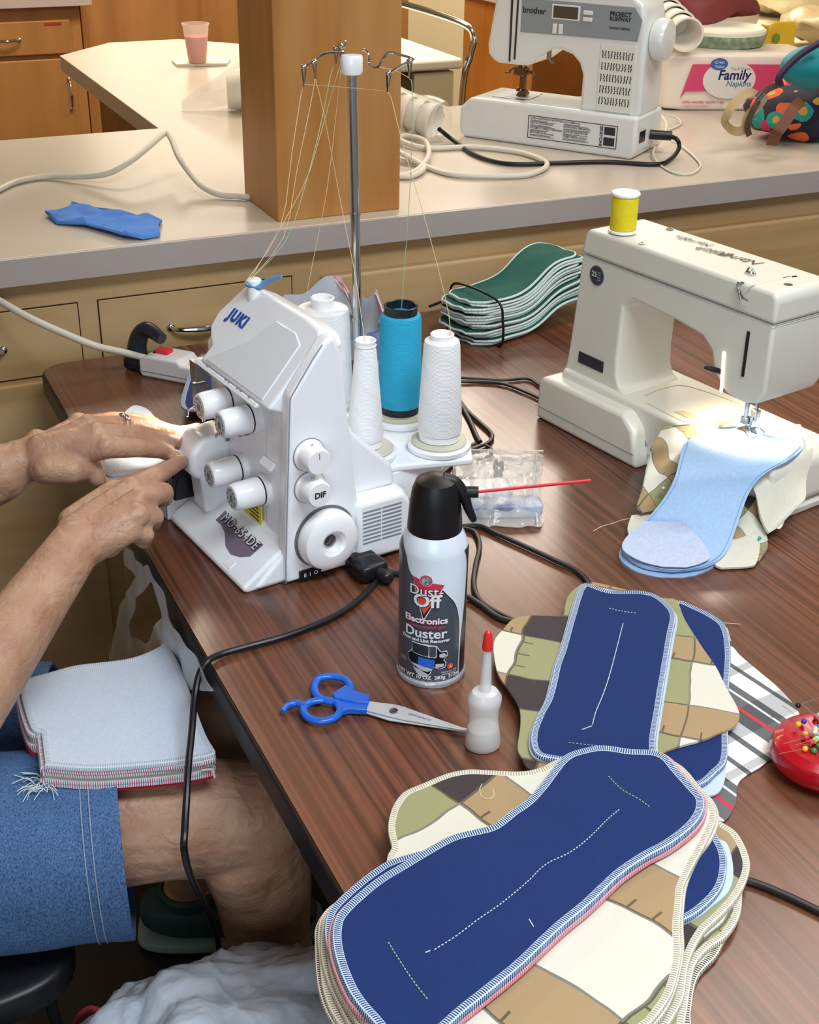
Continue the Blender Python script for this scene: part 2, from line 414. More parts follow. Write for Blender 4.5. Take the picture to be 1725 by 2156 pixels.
# second work surface at the right rear
bt = thing('rear_table', (3.2, 3.5, 0), 0, 'cream topped table piled with supplies in the upper right corner', 'table')
mo('tabletop', box(2.85, 4.6, 2.95, 4.9, .86, .885), mat('cream_laminate', '#e8dcc2', .4), bt, world=True, bevel=.004)
for x in (2.92, 4.5):
    for y in (3.02, 4.82): mo('leg', cyl((x, y, 0), (x, y, .86), .016), M_steel, bt, world=True)

# ------------------------------------------------------------------ the brown table
TX0, TX1, TY0, TY1 = .297, 1.42, .17, 1.992
tb = thing('folding_table', ((TX0+TX1)/2, (TY0+TY1)/2, 0), 0, 'dark walnut laminate folding table with black edge, covered with sewing things', 'table')
def rr(x0, x1, y0, y1, r, n=8):
    P = []
    for cx, cy_, a0 in ((x1-r, y1-r, 0), (x0+r, y1-r, 90), (x0+r, y0+r, 180), (x1-r, y0+r, 270)):
        for k in range(n+1): a = math.radians(a0+90*k/n); P.append((cx+r*math.cos(a), cy_+r*math.sin(a)))
    return P
mo('tabletop', prism(rr(TX0+.004, TX1-.004, TY0+.004, TY1-.004, .041), 'z', TZ-.004, TZ), M_table, tb, world=True, smooth=False)
mo('edge_moulding', prism(rr(TX0, TX1, TY0, TY1, .045), 'z', TZ-.034, TZ-.0015), mat('edge_brown_black', '#1d1412', .45), tb, world=True, bevel=.003, angle=60, label='black rubber edge moulding')
mo('apron', join(box(TX0+.03, TX1-.03, TY0+.05, TY0+.07, TZ-.075, TZ-.034), box(TX0+.03, TX1-.03, TY1-.07, TY1-.05, TZ-.075, TZ-.034), box(TX0+.018, TX0+.038, TY0+.05, TY1-.05, TZ-.075, TZ-.034), box(TX1-.05, TX1-.03, TY0+.05, TY1-.05, TZ-.075, TZ-.034)), M_black, tb, world=True, smooth=False)
for y in (TY0+.28, TY1-.22):
    for x in (TX0+.16, TX1-.16): mo('leg', cyl((x, y, 0), (x, y, TZ-.034), .013), M_dark, tb, world=True)
    mo('leg_brace', cyl((TX0+.16, y, .25), (TX1-.16, y, .25), .009), M_dark, tb, world=True)

# ------------------------------------------------------------------ things on the counter
# cup of pink drink on a napkin
cx = at(416, 131, CZ+.008)
cup = thing('plastic_cup', (cx.x, cx.y, CZ+.008), 0, 'translucent plastic cup half full of pink drink', 'cup')
M_cup = mat('cup_frosted', '#f2e6dc', .3, alpha=.42)
mo('cup_wall', lathe([(.0235, 0), (.0295, .055), (.0305, .060), (.0345, .094), (.0362, .095), (.036, .098), (.0335, .098), (.029, .058), (.022, .004)], 40), M_cup, cup)
mo('drink', lathe([(.0232, .001), (.0288, .054), (.030, .066), (.001, .0661)], 40), mat('pink_drink', '#d8584e', .35), cup)
nk = [at(*p, CZ) for p in ((362, 131), (372, 141), (478, 139), (486, 128), (440, 122), (400, 126))]
mo('paper_napkin', sheet([(p.x, p.y) for p in crom(nk, 1, True)], lambda x, y: CZ+.0005, .0065, .02), mat('paper_white', '#e8dfc8', .9), label='folded white paper napkin under the pink drink cup', cat='napkin')
# blue cloth
bl = [at(*p, CZ) for p in ((96, 456), (118, 449), (146, 447), (152, 438), (200, 449), (290, 460), (342, 470), (334, 486), (338, 500), (302, 507), (268, 506), (180, 481), (120, 474))]
def hblue(x, y): return CZ+.001+.012*abs(noise.noise(Vector((x*18-y*10, y*34, 1))))+.007*abs(math.sin(x*22-y*52))**3
mo('blue_cloth', sheet([(p.x, p.y) for p in crom(bl, 1, True)], hblue, .004, .006), mat('blue_cotton', '#5288da', .85, bump=(500, .4)), angle=70, label='crumpled blue cloth scrap lying on the counter', cat='cloth')
a, b, c_, d_ = [at(*p, CZ+.018) for p in ((150, 437), (200, 447), (285, 478), (275, 500))]
# white cord on the counter with its raised kink
mo('extension_cord', tube([at(*p[:2], CZ+p[2]) for p in ((-60, 430, .006), (0, 398, .006), (40, 381, .006), (100, 372, .006), (170, 372, .012), (225, 366, .022), (270, 343, .038), (315, 308, .052), (340, 286, .06), (352, 281, .061), (362, 296, .058), (376, 330, .045), (400, 365, .026), (425, 392, .014), (460, 409, .007), (500, 413, .006), (540, 412, .006), (700, 380, .006), (820, 372, .006), (862, 366, .006), (888, 350, .007), (903, 325, .012), (898, 300, .012), (880, 290, .012), (850, 286, .012), (845, 296, .012), (900, 312, .006), (1000, 310, .006), (1100, 322, .006), (1152, 345, .006), (1120, 366, .006), (1060, 371, .006), (960, 368, .006), (900, 352, .006), (850, 325, .02), (835, 318, .02))], .0052, 10), M_wcord, label='thick white cord kinked upward on the counter, passing behind the wooden pillar', cat='cord')
mo('cord_loop', tube([at(*p, CZ+.006) for p in ((840, 372), (862, 372), (880, 366), (893, 355), (885, 345), (860, 340), (838, 338))], .005, 10), M_wcord, label='short bend of white cord at the right foot of the wooden pillar', cat='cord')

# clear bag of cups behind and left of the pillar
M_clear = mat('clear_film', '#f4f0e6', .12, alpha=.30, spec=.9)
M_clearw = mat('clear_film_dense', '#f5efe2', .15, alpha=.5, spec=.9)
M_foam = mat('foam_cup', '#ece6d8', .7)
def foamcups(name, p, q, r1, r2, n, label, group=None, parent=None):
    p, q = Vector(p), Vector(q); d = (q-p).normalized(); M0 = Matrix.Translation(p) @ d.to_track_quat('Z', 'Y').to_matrix().to_4x4(); L = (q-p).length
    t = thing(name, p, 0, label, 'cups', group)
    for k in range(n):
        z0 = L*(k/(n))*.75; M = M0 @ Matrix.Translation((0, 0, z0)); s = L*.3
        mo('cup', lathe([(r1, 0), (r2, s), (r2+.0025, s+.001), (r2+.0025, s+.004), (r2-.002, s+.004), (r1-.002, .003)], 32, M), M_foam, t, world=True)
    return t
def film(name, pts_rows, label, cat, parent=None, m=None, amp=.004):
    """crinkled bag skin lofted through rings of world points"""
    V, F = [], []; n = 36
    for ring in pts_rows:
        c = Vector(ring[0]); rx, ry, rz, ax = ring[1:]
        for k in range(n):
            a = 2*PI*k/n; p = c + Vector(ax[0])*math.cos(a)*rx + Vector(ax[1])*math.sin(a)*ry
            f = noise.noise(p*38)*amp + noise.noise(p*90)*amp*.5
            p += (p-c).normalized()*f; p.z = max(p.z, rz); V.append(p)
    for i in range(len(pts_rows)-1):
        for k in range(n): F.append((i*n+k, i*n+(k+1) % n, (i+1)*n+(k+1) % n, (i+1)*n+k))
    return mo(name, (V, F), m or M_clear, parent, world=True if parent else False, label=label, cat=cat, angle=25)
X_, Y_, Z_ = (1, 0, 0), (0, 1, 0), (0, 0, 1)
c0 = at(520, 190, CZ+.045)
foamcups('cup_stack', c0+Vector((-.04, .02, -.005)), c0+Vector((.2, -.05, -.005)), .036, .044, 4, 'nested foam cups lying behind the left side of the pillar')
rows = []
for k in range(11):
    t = k/10; c = c0+Vector((-.14+.36*t, .045-.10*t, -.045)); s = .012+.05*min(1, t*2.4)
    rows.append((c+Vector((0, 0, s*.9)), s*1.1, s, CZ+.001, ((.27, .96, 0), Z_)))
film('plastic_bag', rows, 'crumpled clear plastic bag around the foam cups behind the left side of the pillar', 'bag')
c1 = at(930, 262, CZ+.03); c2 = at(800, 215, CZ+.06)
foamcups('cup_stack', c2, c1, .026, .037, 4, 'nested white plastic cups poking out from the right side of the pillar')
rows = []
dd = (c1-c2); ax1 = dd.normalized().cross(Vector(Z_)).normalized()
for k in range(10):
    t = k/9; c = c2+dd*(t*1.07-.05); s = .044+.01*math.sin(t*9)*.5
    rows.append((c, s, s, CZ+.001, (ax1, Z_)))
film('plastic_bag', rows, 'shiny clear plastic sleeve around the cups at the right side of the pillar', 'bag')

# ------------------------------------------------------------------ grey and white sewing machine
U = math.radians(-55)
bs = thing('sewing_machine', (1.36, 2.439, CZ), U, 'white sewing machine with grey control panel standing on the counter', 'sewing machine')
M_bw = mat('pale_blue_white_plastic', '#e3e7e6', .22, coat=.3); M_bp = mat('panel_grey_blue', '#8e979d', .3)
M_print = mat('print_dark', '#2d3033', .6)
D = .142
basep = [(-.105, .014), (-.095, .0), (.281, .0), (.289, .012), (.289, .083), (-.08, .083), (-.105, .06)]
mo('base', prism(basep, 'y', 0, D), M_bw, bs, bevel=.014, seg=5)
bodyp = [(.160, .080), (.160, .150), (.152, .170), (.136, .185), (.112, .192), (.086, .190), (.078, .182), (.050, .160), (.036, .154), (-.030, .154), (-.050, .168), (-.052, .190), (-.036, .290), (-.02, .305), (.250, .305), (.277, .287), (.284, .255), (.288, .080)]
mo('arm_and_column', prism(bodyp, 'y', .012, D-.02), M_bw, bs, bevel=.008, seg=4)
mo('control_panel', prism([(.022, .219), (.270, .222), (.276, .262), (.260, .283), (.022, .283)], 'y', .0095, .013), M_bp, bs, bevel=.001)
def fr(x, z, y=.0088): return Matrix.Translation((x, y, z)) @ Matrix.Rotation(PI/2, 4, 'X')
mo('display', box(.092, .144, .0078, .0098, .252, .274), mat('lcd', '#4d4a3a', .3), bs, label='dark display window')
mo('display_bezel', box(.088, .148, .0086, .0099, .249, .277), M_bw, bs, bevel=.001)
for x, z, w_, h in ((.155, .262, .02, .008), (.155, .250, .02, .008), (.092, .222, .009, .019), (.105, .222, .009, .019)):
    mo('button', box(x, x+w_, .0065, .0098, z, z+h), M_bw, bs, bevel=.0015, label='pale push button')
text('lettering', 'brother', .016, M_print, bs, fr(.050, .261), .0004)
text('lettering', 'PROJECT', .011, M_print, bs, fr(.232, .268), .0005)
text('lettering', 'RUNWAY', .010, M_print, bs, fr(.232, .259), .0004)
text('lettering', 'Limited Edition', .007, M_print, bs, fr(.232, .243), .0002)
mo('stitch_chart', box(.196, .270, .0098, .0125, .086, .2125), mat('chart_pale', '#dfe3da', .4), bs, bevel=.0006)
g = [(V, F) for V, F in []]
rnd = random.Random(3)
for r in range(5):
    for c in range(11):
        x = .2010+c*.0061; z = .197-r*.0218
        for k in range(4):
            ox = rnd.uniform(-.0011, .0011); g.append(box(x+ox, x+ox+.0021, .0091, .0099, z-k*.0036, z-k*.0036+.0028))
mo('stitch_symbols', join(*g), M_print, bs, smooth=False, label='rows of printed stitch symbols')
g = []
for (a0, a1, b0, b1) in ((.055, .250, .061, .0622), (.055, .250, .017, .0182), (.055, .0562, .017, .0622), (.2488, .250, .017, .0622)): g.append(box(a0, a1, -.0009, .001, b0, b1))
for (a0, a1, b0, b1) in ((.222, .245, .043, .058), (.222, .245, .022, .038)): g.append(box(a0, a1, -.0009, .001, b0, b1))
mo('label_frame', join(*g), M_print, bs, smooth=False)
for k, (s_, x, z) in enumerate((('ULTRA LIGHTWEIGHT & PORTABLE', .060, .0575), ('BUILT-IN STITCHES AND', .060, .0480), ('AUTOMATIC NEEDLE THREADING', .060, .0385), ('DROP FEED for free-motion', .060, .0290), ('LCD SCREEN with', .134, .0575), ('EXCEPTIONAL TIME-SAVING', .134, .0480), ('QUICK-SET DROP-IN TOP', .134, .0385), ('COMPUTERIZED SEWING', .134, .0290))):
    text('lettering', s_, .0052, M_print, bs, fr(x, z, -.001), .00008, ax='LEFT', sx=.88)
    mo('small_print', join(*[box(x, x+rnd.uniform(.03, .06), -.001, .0005, z-.0045-.002*q, z-.0040-.002*q) for q in range(2)]), M_print, bs, smooth=False)
text('lettering', 'INCLUDES', .0085, M_print, bs, Matrix.Translation((.2165, -.001, .0395)) @ Matrix.Rotation(PI/2, 4, 'X') @ Matrix.Rotation(PI/2, 4, 'Z'), .0003)
mo('handwheel', lathe([(.0, -.002), (.036, 0), (.040, .006), (.040, .022), (.036, .028), (.02, .03), (0, .031)][::-1], 40, Matrix.Translation((.286, .065, .222)) @ Matrix.Rotation(PI/2, 4, 'Y')), M_bw, bs)
mo('thread_slot', join(prism([(-.002, .305), (.002, .305), (.002, .16), (-.001, .16)], 'y', .0095, .0125), prism([(.012, .305), (.015, .305), (.013, .165), (.010, .165)], 'y', .0095, .0125)), M_print, bs, smooth=False)
mo('needle_plate', box(-.045, .03, .03, .12, .0828, .0842), M_steel, bs)
mo('needle_plate_cover', box(-.02, .035, .04, .095, .0842, .0848), M_bw, bs)
g = join(cyl((.002, .06, .155), (.002, .06, .126), .004), cyl((.012, .065, .155), (.012, .065, .11), .003), box(-.008, .02, .052, .068, .128, .142), cyl((.02, .058, .135), (.032, .058, .135), .003), ell((.033, .058, .135), .005, .005, .005), tube([(-.008, .056, .142), (-.018, .056, .135), (-.02, .056, .130), (-.030, .056, .129)], .0022, 8), box(.006, .016, .055, .065, .100, .125), prism([(.0, .0865), (.02, .0865), (.022, .092), (.012, .100), (.004, .094)], 'y', .05, .07), cyl((.003, .06, .13), (.003, .06, .086), .0008), ell((0, .058, .098), .004, .004, .004))
mo('presser_foot', g, mat('foot_bronze', '#6d5440', .3, .9), bs, label='metal needle clamp and presser foot')
mo('thread_cutter', join(box(.078, .084, .02, .03, .172, .187), tube([(.081, .025, .172), (.086, .025, .166), (.092, .025, .166)], .002, 8)), M_steel, bs)
mo('power_socket', box(.2885, .2902, .02, .05, .03, .052), M_black, bs)
mo('carry_spool_pin', cyl((.255, .09, .30), (.255, .09, .37), .003), M_bw, bs)
mo('top_dial', lathe([(.018, 0), (.018, .012), (.015, .014), (.001, .014)], 30, Matrix.Translation((.225, .07, .304))), M_grey, bs)
# its power cord and thin white thread-like cable
mo('cable_end', tube([at(935, 243, CZ+.006), at(905, 240, CZ+.006)]+[at(860, 236, CZ+.006)], .004, 8), M_cord, label='black cord end between the pillar and the counter sewing machine', cat='cord')
mo('power_cord', tube([at(*p[:2], CZ+p[2]) for p in ((925, 272, .03), (940, 284, .015), (965, 303, .005), (1000, 326, .005), (1050, 342, .005), (1100, 346, .005), (1180, 343, .005), (1280, 341, .005), (1380, 346, .005), (1412, 335, .006), (1430, 312, .015), (1426, 294, .03), (1410, 286, .035))], .0045, 10), M_cord, bs, world=True, label='black power cord')
mo('power_plug', tube([at(1414, 286, CZ+.035), at(1368, 283, CZ+.037)], .0095, 14), M_black, bs, world=True, label='black plug')
mo('thin_cable', tube([at(*p[:2], CZ+p[2]) for p in ((1390, 240, .02), (1404, 262, .02), (1395, 290, .015), (1376, 320, .01), (1388, 345, .003), (1420, 364, .003), (1455, 366, .003), (1475, 350, .003), (1462, 330, .003), (1432, 305, .005), (1415, 300, .01))], .0022, 8), M_wcord, label='thin white looped cable beside the plug of the counter sewing machine', cat='cable')
mo('thin_cable', tube([at(*p[:2], CZ+p[2]) for p in ((1396, 240, .02), (1425, 248, .01), (1433, 262, .003), (1405, 275, .003))], .002, 8), M_wcord, label='thin white cable end behind the counter sewing machine', cat='cable')

# ------------------------------------------------------------------ napkin pack
nu = Vector((.22, -.08, 0)).normalized(); na = math.atan2(nu.y, nu.x)
npk = thing('napkin_pack', (1.86, 2.60, CZ), na, 'plastic wrapped pack of white paper napkins with pink printed front', 'napkins')
def lump(g, amp, sc, seed=0):
    return [Vector(v)+Vector((noise.noise(Vector(v)*sc+Vector((seed, 0, 0))), noise.noise(Vector(v)*sc+Vector((0, seed+7, 0))), noise.noise(Vector(v)*sc+Vector((0, 0, seed+3)))))*amp for v in g[0]], g[1]
def gridbox(x0, x1, y0, y1, z0, z1, n=10, r=.02, e=4):
    V, F = ell((0, 0, 0), 1, 1, 1, 48, 24); out = []
    for v in V:
        def s(t): return math.copysign(abs(t)**(2/e), t)
        cphi = math.hypot(v.x, v.y); 
        if cphi > 1e-6: x = s(v.x/cphi)*s(cphi); y = s(v.y/cphi)*s(cphi)
        else: x = y = 0
        out.append(Vector(((x0+x1)/2+x*(x1-x0)/2, (y0+y1)/2+y*(y1-y0)/2, (z0+z1)/2+s(v.z)*(z1-z0)/2)))
    return out, F
mo('wrapped_napkins', lump(gridbox(0, .36, 0, .17, 0, .127, e=14), .004, 16), mat('napkin_wrap', '#e9dccd', .3, coat=.4), npk)
M_pink = mat('print_pink', '#d2496f', .35); M_navy = mat('print_navy', '#222a63', .4)
mo('pink_print', prism([(.045, .03), (.055, .045), (.16, .048), (.20, .03), (.33, .028), (.34, .105), (.066, .105)], 'y', -.0048, -.003), M_pink, npk, smooth=False)
mo('white_oval', prism([(.155+.062*math.cos(a*PI/20), .071+.042*math.sin(a*PI/20)) for a in range(40)], 'y', -.0062, -.0045), mat('print_white', '#ded9d0', .4), npk, smooth=False)
mo('blue_badge', prism([(.127+.020*math.cos(a*PI/16), .106+.013*math.sin(a*PI/16)) for a in range(32)], 'y', -.0075, -.006), mat('print_blue', '#3a63a8', .4), npk, smooth=False)
text('lettering', 'Great', .010, mat('print_pale', '#d5dcea', .5), npk, fr(.127, .110, -.0078)); text('lettering', 'Value', .010, MATS['print_pale'], npk, fr(.128, .1005, -.0078))
text('lettering', 'Family', .030, M_navy, npk, fr(.165, .081, -.0066), .0007, shear=.15)
text('lettering', 'Napkins', .018, mat('print_teal', '#4d7d92', .5), npk, fr(.178, .062, -.0066), .0002, shear=.15)
text('lettering', 'Top & Choice', .008, MATS['print_teal'], npk, fr(.178, .0955, -.0066))
text('lettering', 'white everyday napkins 1-ply', .0085, M_pink, npk, fr(.10, .021, -.0042), .0002); text('lettering', 'napkins count sheets', .0065, M_pink, npk, fr(.085, .012, -.0042))

# things stacked on and behind the napkins
def W(px, py, z): return at(px, py, z)
p0 = aty(1437, 63, 2.60); p1 = aty(1385, 10, 2.80)
foamcups('cup_stack', p1, p0+(p0-p1)*.35, .026, .036, 4, 'sleeve of white foam cups lying on its side on the napkin pack')
pl = thing('paper_plates', (2.08, 2.69, CZ+.128), 0, 'stack of paper plates with green patterned rims on the napkin pack', 'plates')
mo('plates', lathe([(.075, 0), (.098, .018), (.104, .020), (.104, .034), (.098, .038), (.07, .03), (.001, .03)], 60), mat('paper_plate', '#e6e2d2', .6), pl)
mo('patterned_rim', lathe([(.0988, .0), (.1052, .018), (.1055, .0215), (.1048, .026), (.1, .0255)], 60), mat('plate_rim_green', '#9fae88', .6, noise_=(60, 3, .6), col2='#5a6e66'), pl)
mo('red_cloth', lump(gridbox(2.03, 2.28, 2.76, 2.95, CZ+.16, CZ+.235, e=3), .03, 14), mat('maroon_cloth', '#7d3535', .6), label='folded maroon cloth bundle behind the paper plates', cat='cloth')
def lumpbag(name, x0, x1, y0, y1, z0, z1, m, label, cat, amp=.03, sc=14, e=3): return mo(name, lump(gridbox(x0, x1, y0, y1, z0, z1, e=e), amp, sc, x0*9), m, label=label, cat=cat, angle=30)
M_film = mat('loose_film', '#e9dcc6', .15, alpha=.75, spec=.8)
lumpbag('plastic_bag', 2.02, 2.6, 3.1, 3.6, .93, 1.12, M_film, 'milky plastic bag heaped behind the maroon cloth', 'bag', .05, 9)
yb = thing('snack_packet', (2.34, 2.8, CZ), 0, 'yellow packet with a green dot beside the paper plates', 'packet')
mo('packet', lump(gridbox(-.05, .05, -.02, .02, .07, .15, e=5), .008, 20), mat('packet_yellow', '#e0b52a', .35), yb)
mo('green_dot', lathe([(.011, 0), (.011, .002), (.001, .002)], 20, Matrix.Translation((-.02, -.0225, .115)) @ Matrix.Rotation(PI/2, 4, 'X')), mat('dot_green', '#6f8f2c', .5), yb)
mo('packet_base', box(-.05, .05, -.02, .03, 0, .075), MATS['cream_laminate'], yb)
lumpbag('bread_bag', 2.88, 3.1, 3.2, 3.5, .897, 1.0, mat('tan_bag', '#cbb78c', .3), 'tan plastic wrapped packet on the cream rear table', 'packet', .03)
lumpbag('foil_tray', 2.86, 3.0, 2.98, 3.12, .897, .92, mat('foil', '#b9b2a6', .25, .9), 'crinkled silver foil tray on the cream rear table', 'tray', .02, 30)
lumpbag('white_packet', 3.12, 3.45, 3.05, 3.4, .90, .98, mat('packet_ivory', '#eee6d0', .5), 'ivory wrapped packet on the cream rear table, above the floral bag', 'packet', .03)
lumpbag('yellow_packet', 3.2, 3.5, 3.8, 4.2, .90, 1.0, mat('packet_pale_yellow', '#d9cfa8', .4), 'pale yellow packet at the back of the cream rear table', 'packet', .03)
lumpbag('orange_packet', 2.9, 3.15, 4.1, 4.5, .90, 1.03, mat('packet_orange', '#c06a3a', .4), 'orange brown packet at the back of the cream rear table', 'packet', .03)
mo('serving_knife', join(box(2.88, 3.0, 3.155, 3.18, .887, .9), box(3.0, 3.08, 3.15, 3.185, .887, .905)), M_black, label='dark handled serving knife beside the foil tray', cat='knife')

# ------------------------------------------------------------------ floral bag
fb = thing('floral_bag', (2.02, 2.25, CZ), 0, 'bright floral fabric bag with brown leather strap at the right edge of the counter', 'bag')
m = mat('floral_print', '#1b1740', .75); N, L = nodes(m); b = N['Principled BSDF']
tc = N.new('ShaderNodeTexCoord'); vo = N.new('ShaderNodeTexVoronoi'); vo.inputs['Scale'].default_value = 24; L.new(tc.outputs['Object'], vo.inputs['Vector'])
ns = N.new('ShaderNodeTexNoise'); ns.inputs['Scale'].default_value = 25; L.new(tc.outputs['Object'], ns.inputs[0])
wn = N.new('ShaderNodeSeparateColor'); L.new(vo.outputs['Color'], wn.inputs[0])
rp = N.new('ShaderNodeValToRGB'); rp.color_ramp.interpolation = 'CONSTANT'; L.new(wn.outputs[0], rp.inputs[0])
cols = ['#1b1740', '#c42a4c', '#d8582c', '#1f8f86', '#201a38', '#b3204a', '#3c8f6e', '#e0662c']
els = rp.color_ramp.elements; els[0].color = lin(cols[0]); els[1].position = .125; els[1].color = lin(cols[1])
for i in range(2, 8): e = els.new(i/8); e.color = lin(cols[i])
dd2 = math_(N, L, 'ADD', vo.outputs['Distance'], math_(N, L, 'MULTIPLY', ns.outputs[0], .5))
f1 = math_(N, L, 'LESS_THAN', dd2, .42); f2 = math_(N, L, 'GREATER_THAN', dd2, .80)
cc = mixc(N, L, f1, rp.outputs[0], lin('#c99a3a')); cc = mixc(N, L, f2, cc, lin('#17122c')); L.new(cc, b.inputs['Base Color'])
V, F = lump(gridbox(-.13, .30, -.09, .12, 0, .155, e=3), .030, 11, 2)
V = [Vector((v.x+(v.z-.1)*.35*(1 if v.x < .1 else .4), v.y, max(v.z*(1 if v.x > 0 else 1+v.x*1.5), 0))) for v in V]
mo('bag_body', (V, F), m, fb)
tc0 = aty(1712, 138, 2.16); Vt, Ft = lump(ell((tc0.x, tc0.y, tc0.z), .078, .05, .038, 32, 20), .012, 14)
mo('teal_lining', (Vt, Ft), mat('teal_fabric', '#158a92', .6, bump=(80, .3)), fb, world=True)
mo('zip_rim', tube([aty(*p, 2.115) for p in ((1640, 178), (1642, 160), (1660, 138), (1690, 112), (1730, 88))], .007, 10), mat('rim_plum', '#2d1b3c', .6), fb, world=True)
def strap(pts, wdt, m, name, parent, label=None, th=.003):
    P = crom(pts, 8); L_, R_ = [], []
    for i, p in enumerate(P):
        d = (P[min(i+1, len(P)-1)]-P[max(i-1, 0)]).normalized(); s = d.cross(Vector((FWD.x, FWD.y, FWD.z))).normalized()
        L_.append(p-s*wdt/2); R_.append(p+s*wdt/2)
    V, F = [], []
    for i in range(len(P)):
        nn = (R_[i]-L_[i]).cross(P[min(i+1, len(P)-1)]-P[max(i-1, 0)]).normalized()*th/2; V += [L_[i]-nn, R_[i]-nn, R_[i]+nn, L_[i]+nn]
    for i in range(len(P)-1):
        for k in range(4): F.append((i*4+k, i*4+(k+1) % 4, i*4+4+(k+1) % 4, i*4+4+k))
    F += [(3, 2, 1, 0), (len(V)-4, len(V)-3, len(V)-2, len(V)-1)]
    return mo(name, (V, F), m, parent, world=True if parent else False, label=label, angle=60)
def on(px, py, y): return aty(px, py, y)
strap([on(1688, 212, 2.10), on(1672, 228, 2.085), on(1655, 255, 2.08), on(1637, 280, 2.08), on(1625, 305, 2.10)], .022, mat('brown_leather', '#6b3a22', .5), 'leather_strap', fb, 'brown leather strap')
strap([on(1600, 205, 2.2), on(1580, 195, 2.18), on(1555, 210, 2.17), on(1535, 235, 2.17), on(1528, 258, 2.18), on(1545, 275, 2.2), on(1568, 272, 2.2), on(1575, 245, 2.2), on(1595, 225, 2.2), on(1612, 200, 2.2)], .018, mat('canvas_strap', '#bda377', .8), 'canvas_strap', fb, 'beige canvas strap')
strap([on(1578, 285, 2.19), on(1575, 262, 2.185), on(1590, 225, 2.18), on(1615, 190, 2.18), on(1650, 175, 2.17)], .012, mat('dark_trim', '#4a3626', .5), 'brown_trim', fb)
mo('buckle', join(tube([on(1590, 205, 2.165), on(1604, 190, 2.165)], .003, 8), tube([on(1600, 214, 2.165), on(1612, 198, 2.165)], .003, 8)), M_chrome, fb, world=True)
# ------------------------------------------------------------------ overlock machine (serger)
SA = math.radians(8)
sg = thing('overlock_machine', (.373, 1.208, TZ), SA, 'white overlock machine with tension dials, handwheel and tall thread stand', 'sewing machine')
HY = .222   # body width towards its left end
def XL(y): return y
# front cover (wedge) and main body
mo('front_cover', prism([(.0, .008), (.004, .0), (.075, .0), (.075, .045), (.058, .045), (.048, .041)], 'y', .004, .205), M_white, sg, bevel=.006, seg=4)
mo('base', prism([(.012, .003), (.215, .003), (.215, .075), (.205, .083), (.13, .086), (.06, .05)], 'y', .0, .222), M_white, sg, bevel=.006, seg=4)
prof0 = [(.052, .03), (.062, .2275), (.106, .283), (.117, .288), (.127, .266), (.146, .03)]
prof1 = [(.056, .02), (.066, .215), (.108, .268), (.122, .283), (.134, .27), (.150, .02)]
mo('body', prism([(.058, .03), (.064, .205), (.120, .280), (.132, .262), (.150, .03)], 'y', .004, .060), M_white, sg, bevel=.006, seg=4)
mo('body_front', prism([(.060, .03), (.064, .205), (.120, .27), (.132, .262), (.150, .03)], 'y', .050, .160), M_white, sg, bevel=.004, seg=3)
mo('side_panel', prism([(.050, .004), (.050, .028), (.061, .2285), (.104, .283), (.116, .289), (.1245, .268), (.142, .108), (.146, .082), (.208, .082), (.209, .004)], 'y', -.006, .014), M_white, sg, bevel=.005, seg=4)
mo('panel_seam', tube([(.0495, -.0063, .006), (.0498, -.0063, .028), (.0612, -.0063, .228), (.09, -.0063, .268), (.101, -.0060, .2805)], .0006, 6, smooth=False), M_crack, sg)
# sloped top cover with its raised frame
def top_pt(t, y, h=0):
    # slope coordinate t 0..1 from front lip to ridge, in the plane of the cover
    x = .046+(.118-.046)*t; z = .2085+(.289-.2085)*t; nx, nz = -.745, .667
    return Vector((x+nx*h, y, z+nz*h))
ow = [(.0, .012), (.90, .006), (.97, .02), (1.0, .05), (1.0, .165), (.94, .192), (.55, .210), (.36, .206), (.26, .192), (.20, .180), (.0, .182)]
V = [top_pt(t, y, .004) for t, y in ow] + [top_pt(t, y, -.016)+Vector((.012, 0, 0)) for t, y in ow]; n = len(ow)
mo('top_cover', (V, [tuple(range(n)), tuple(range(2*n-1, n-1, -1))]+[(i, (i+1) % n, n+(i+1) % n, n+i) for i in range(n)]), M_white, sg, bevel=.005, seg=4)
ow = [(.05, .030), (.72, .030), (.80, .05), (.80, .095), (.45, .118), (.10, .165), (.05, .17)]
V = [top_pt(t, y, .0052) for t, y in ow] + [top_pt(t, y, .001) for t, y in ow]; n = len(ow)
mo('guide_window', (V, [tuple(range(n)), tuple(range(2*n-1, n-1, -1))]+[(i, (i+1) % n, n+(i+1) % n, n+i) for i in range(n)]), mat('window_plastic', '#e9edf2', .12, coat=.5), sg, bevel=.0015, label='glossy clear cover over the thread guides')
mo('guide_lip', prism([(.040, .2065), (.050, .2035), (.053, .2065), (.044, .2105)], 'y', .036, .192), M_white, sg, bevel=.0012)
mo('lip_marks', join(*[box(.0435, .0455, y, y+.0035, .2102, .2112) for y in (.055, .075, .083, .104, .112, .160)]), M_crack, sg, smooth=False)
mo('threading_guide', lathe([(.0085, -.01), (.0085, .015), (.006, .017), (.001, .017)][::1], 24, Matrix.Translation(top_pt(.93, .166, .004))), M_white2, sg)
Mj = frame(top_pt(.60, .163, .0048), (0, -1, 0), (top_pt(1, 0)-top_pt(0, 0)))
text('lettering', 'JUKI', .0190, mat('juki_blue', '#1f55b0', .4), sg, Mj, .0013, shear=.1, width=1.2)
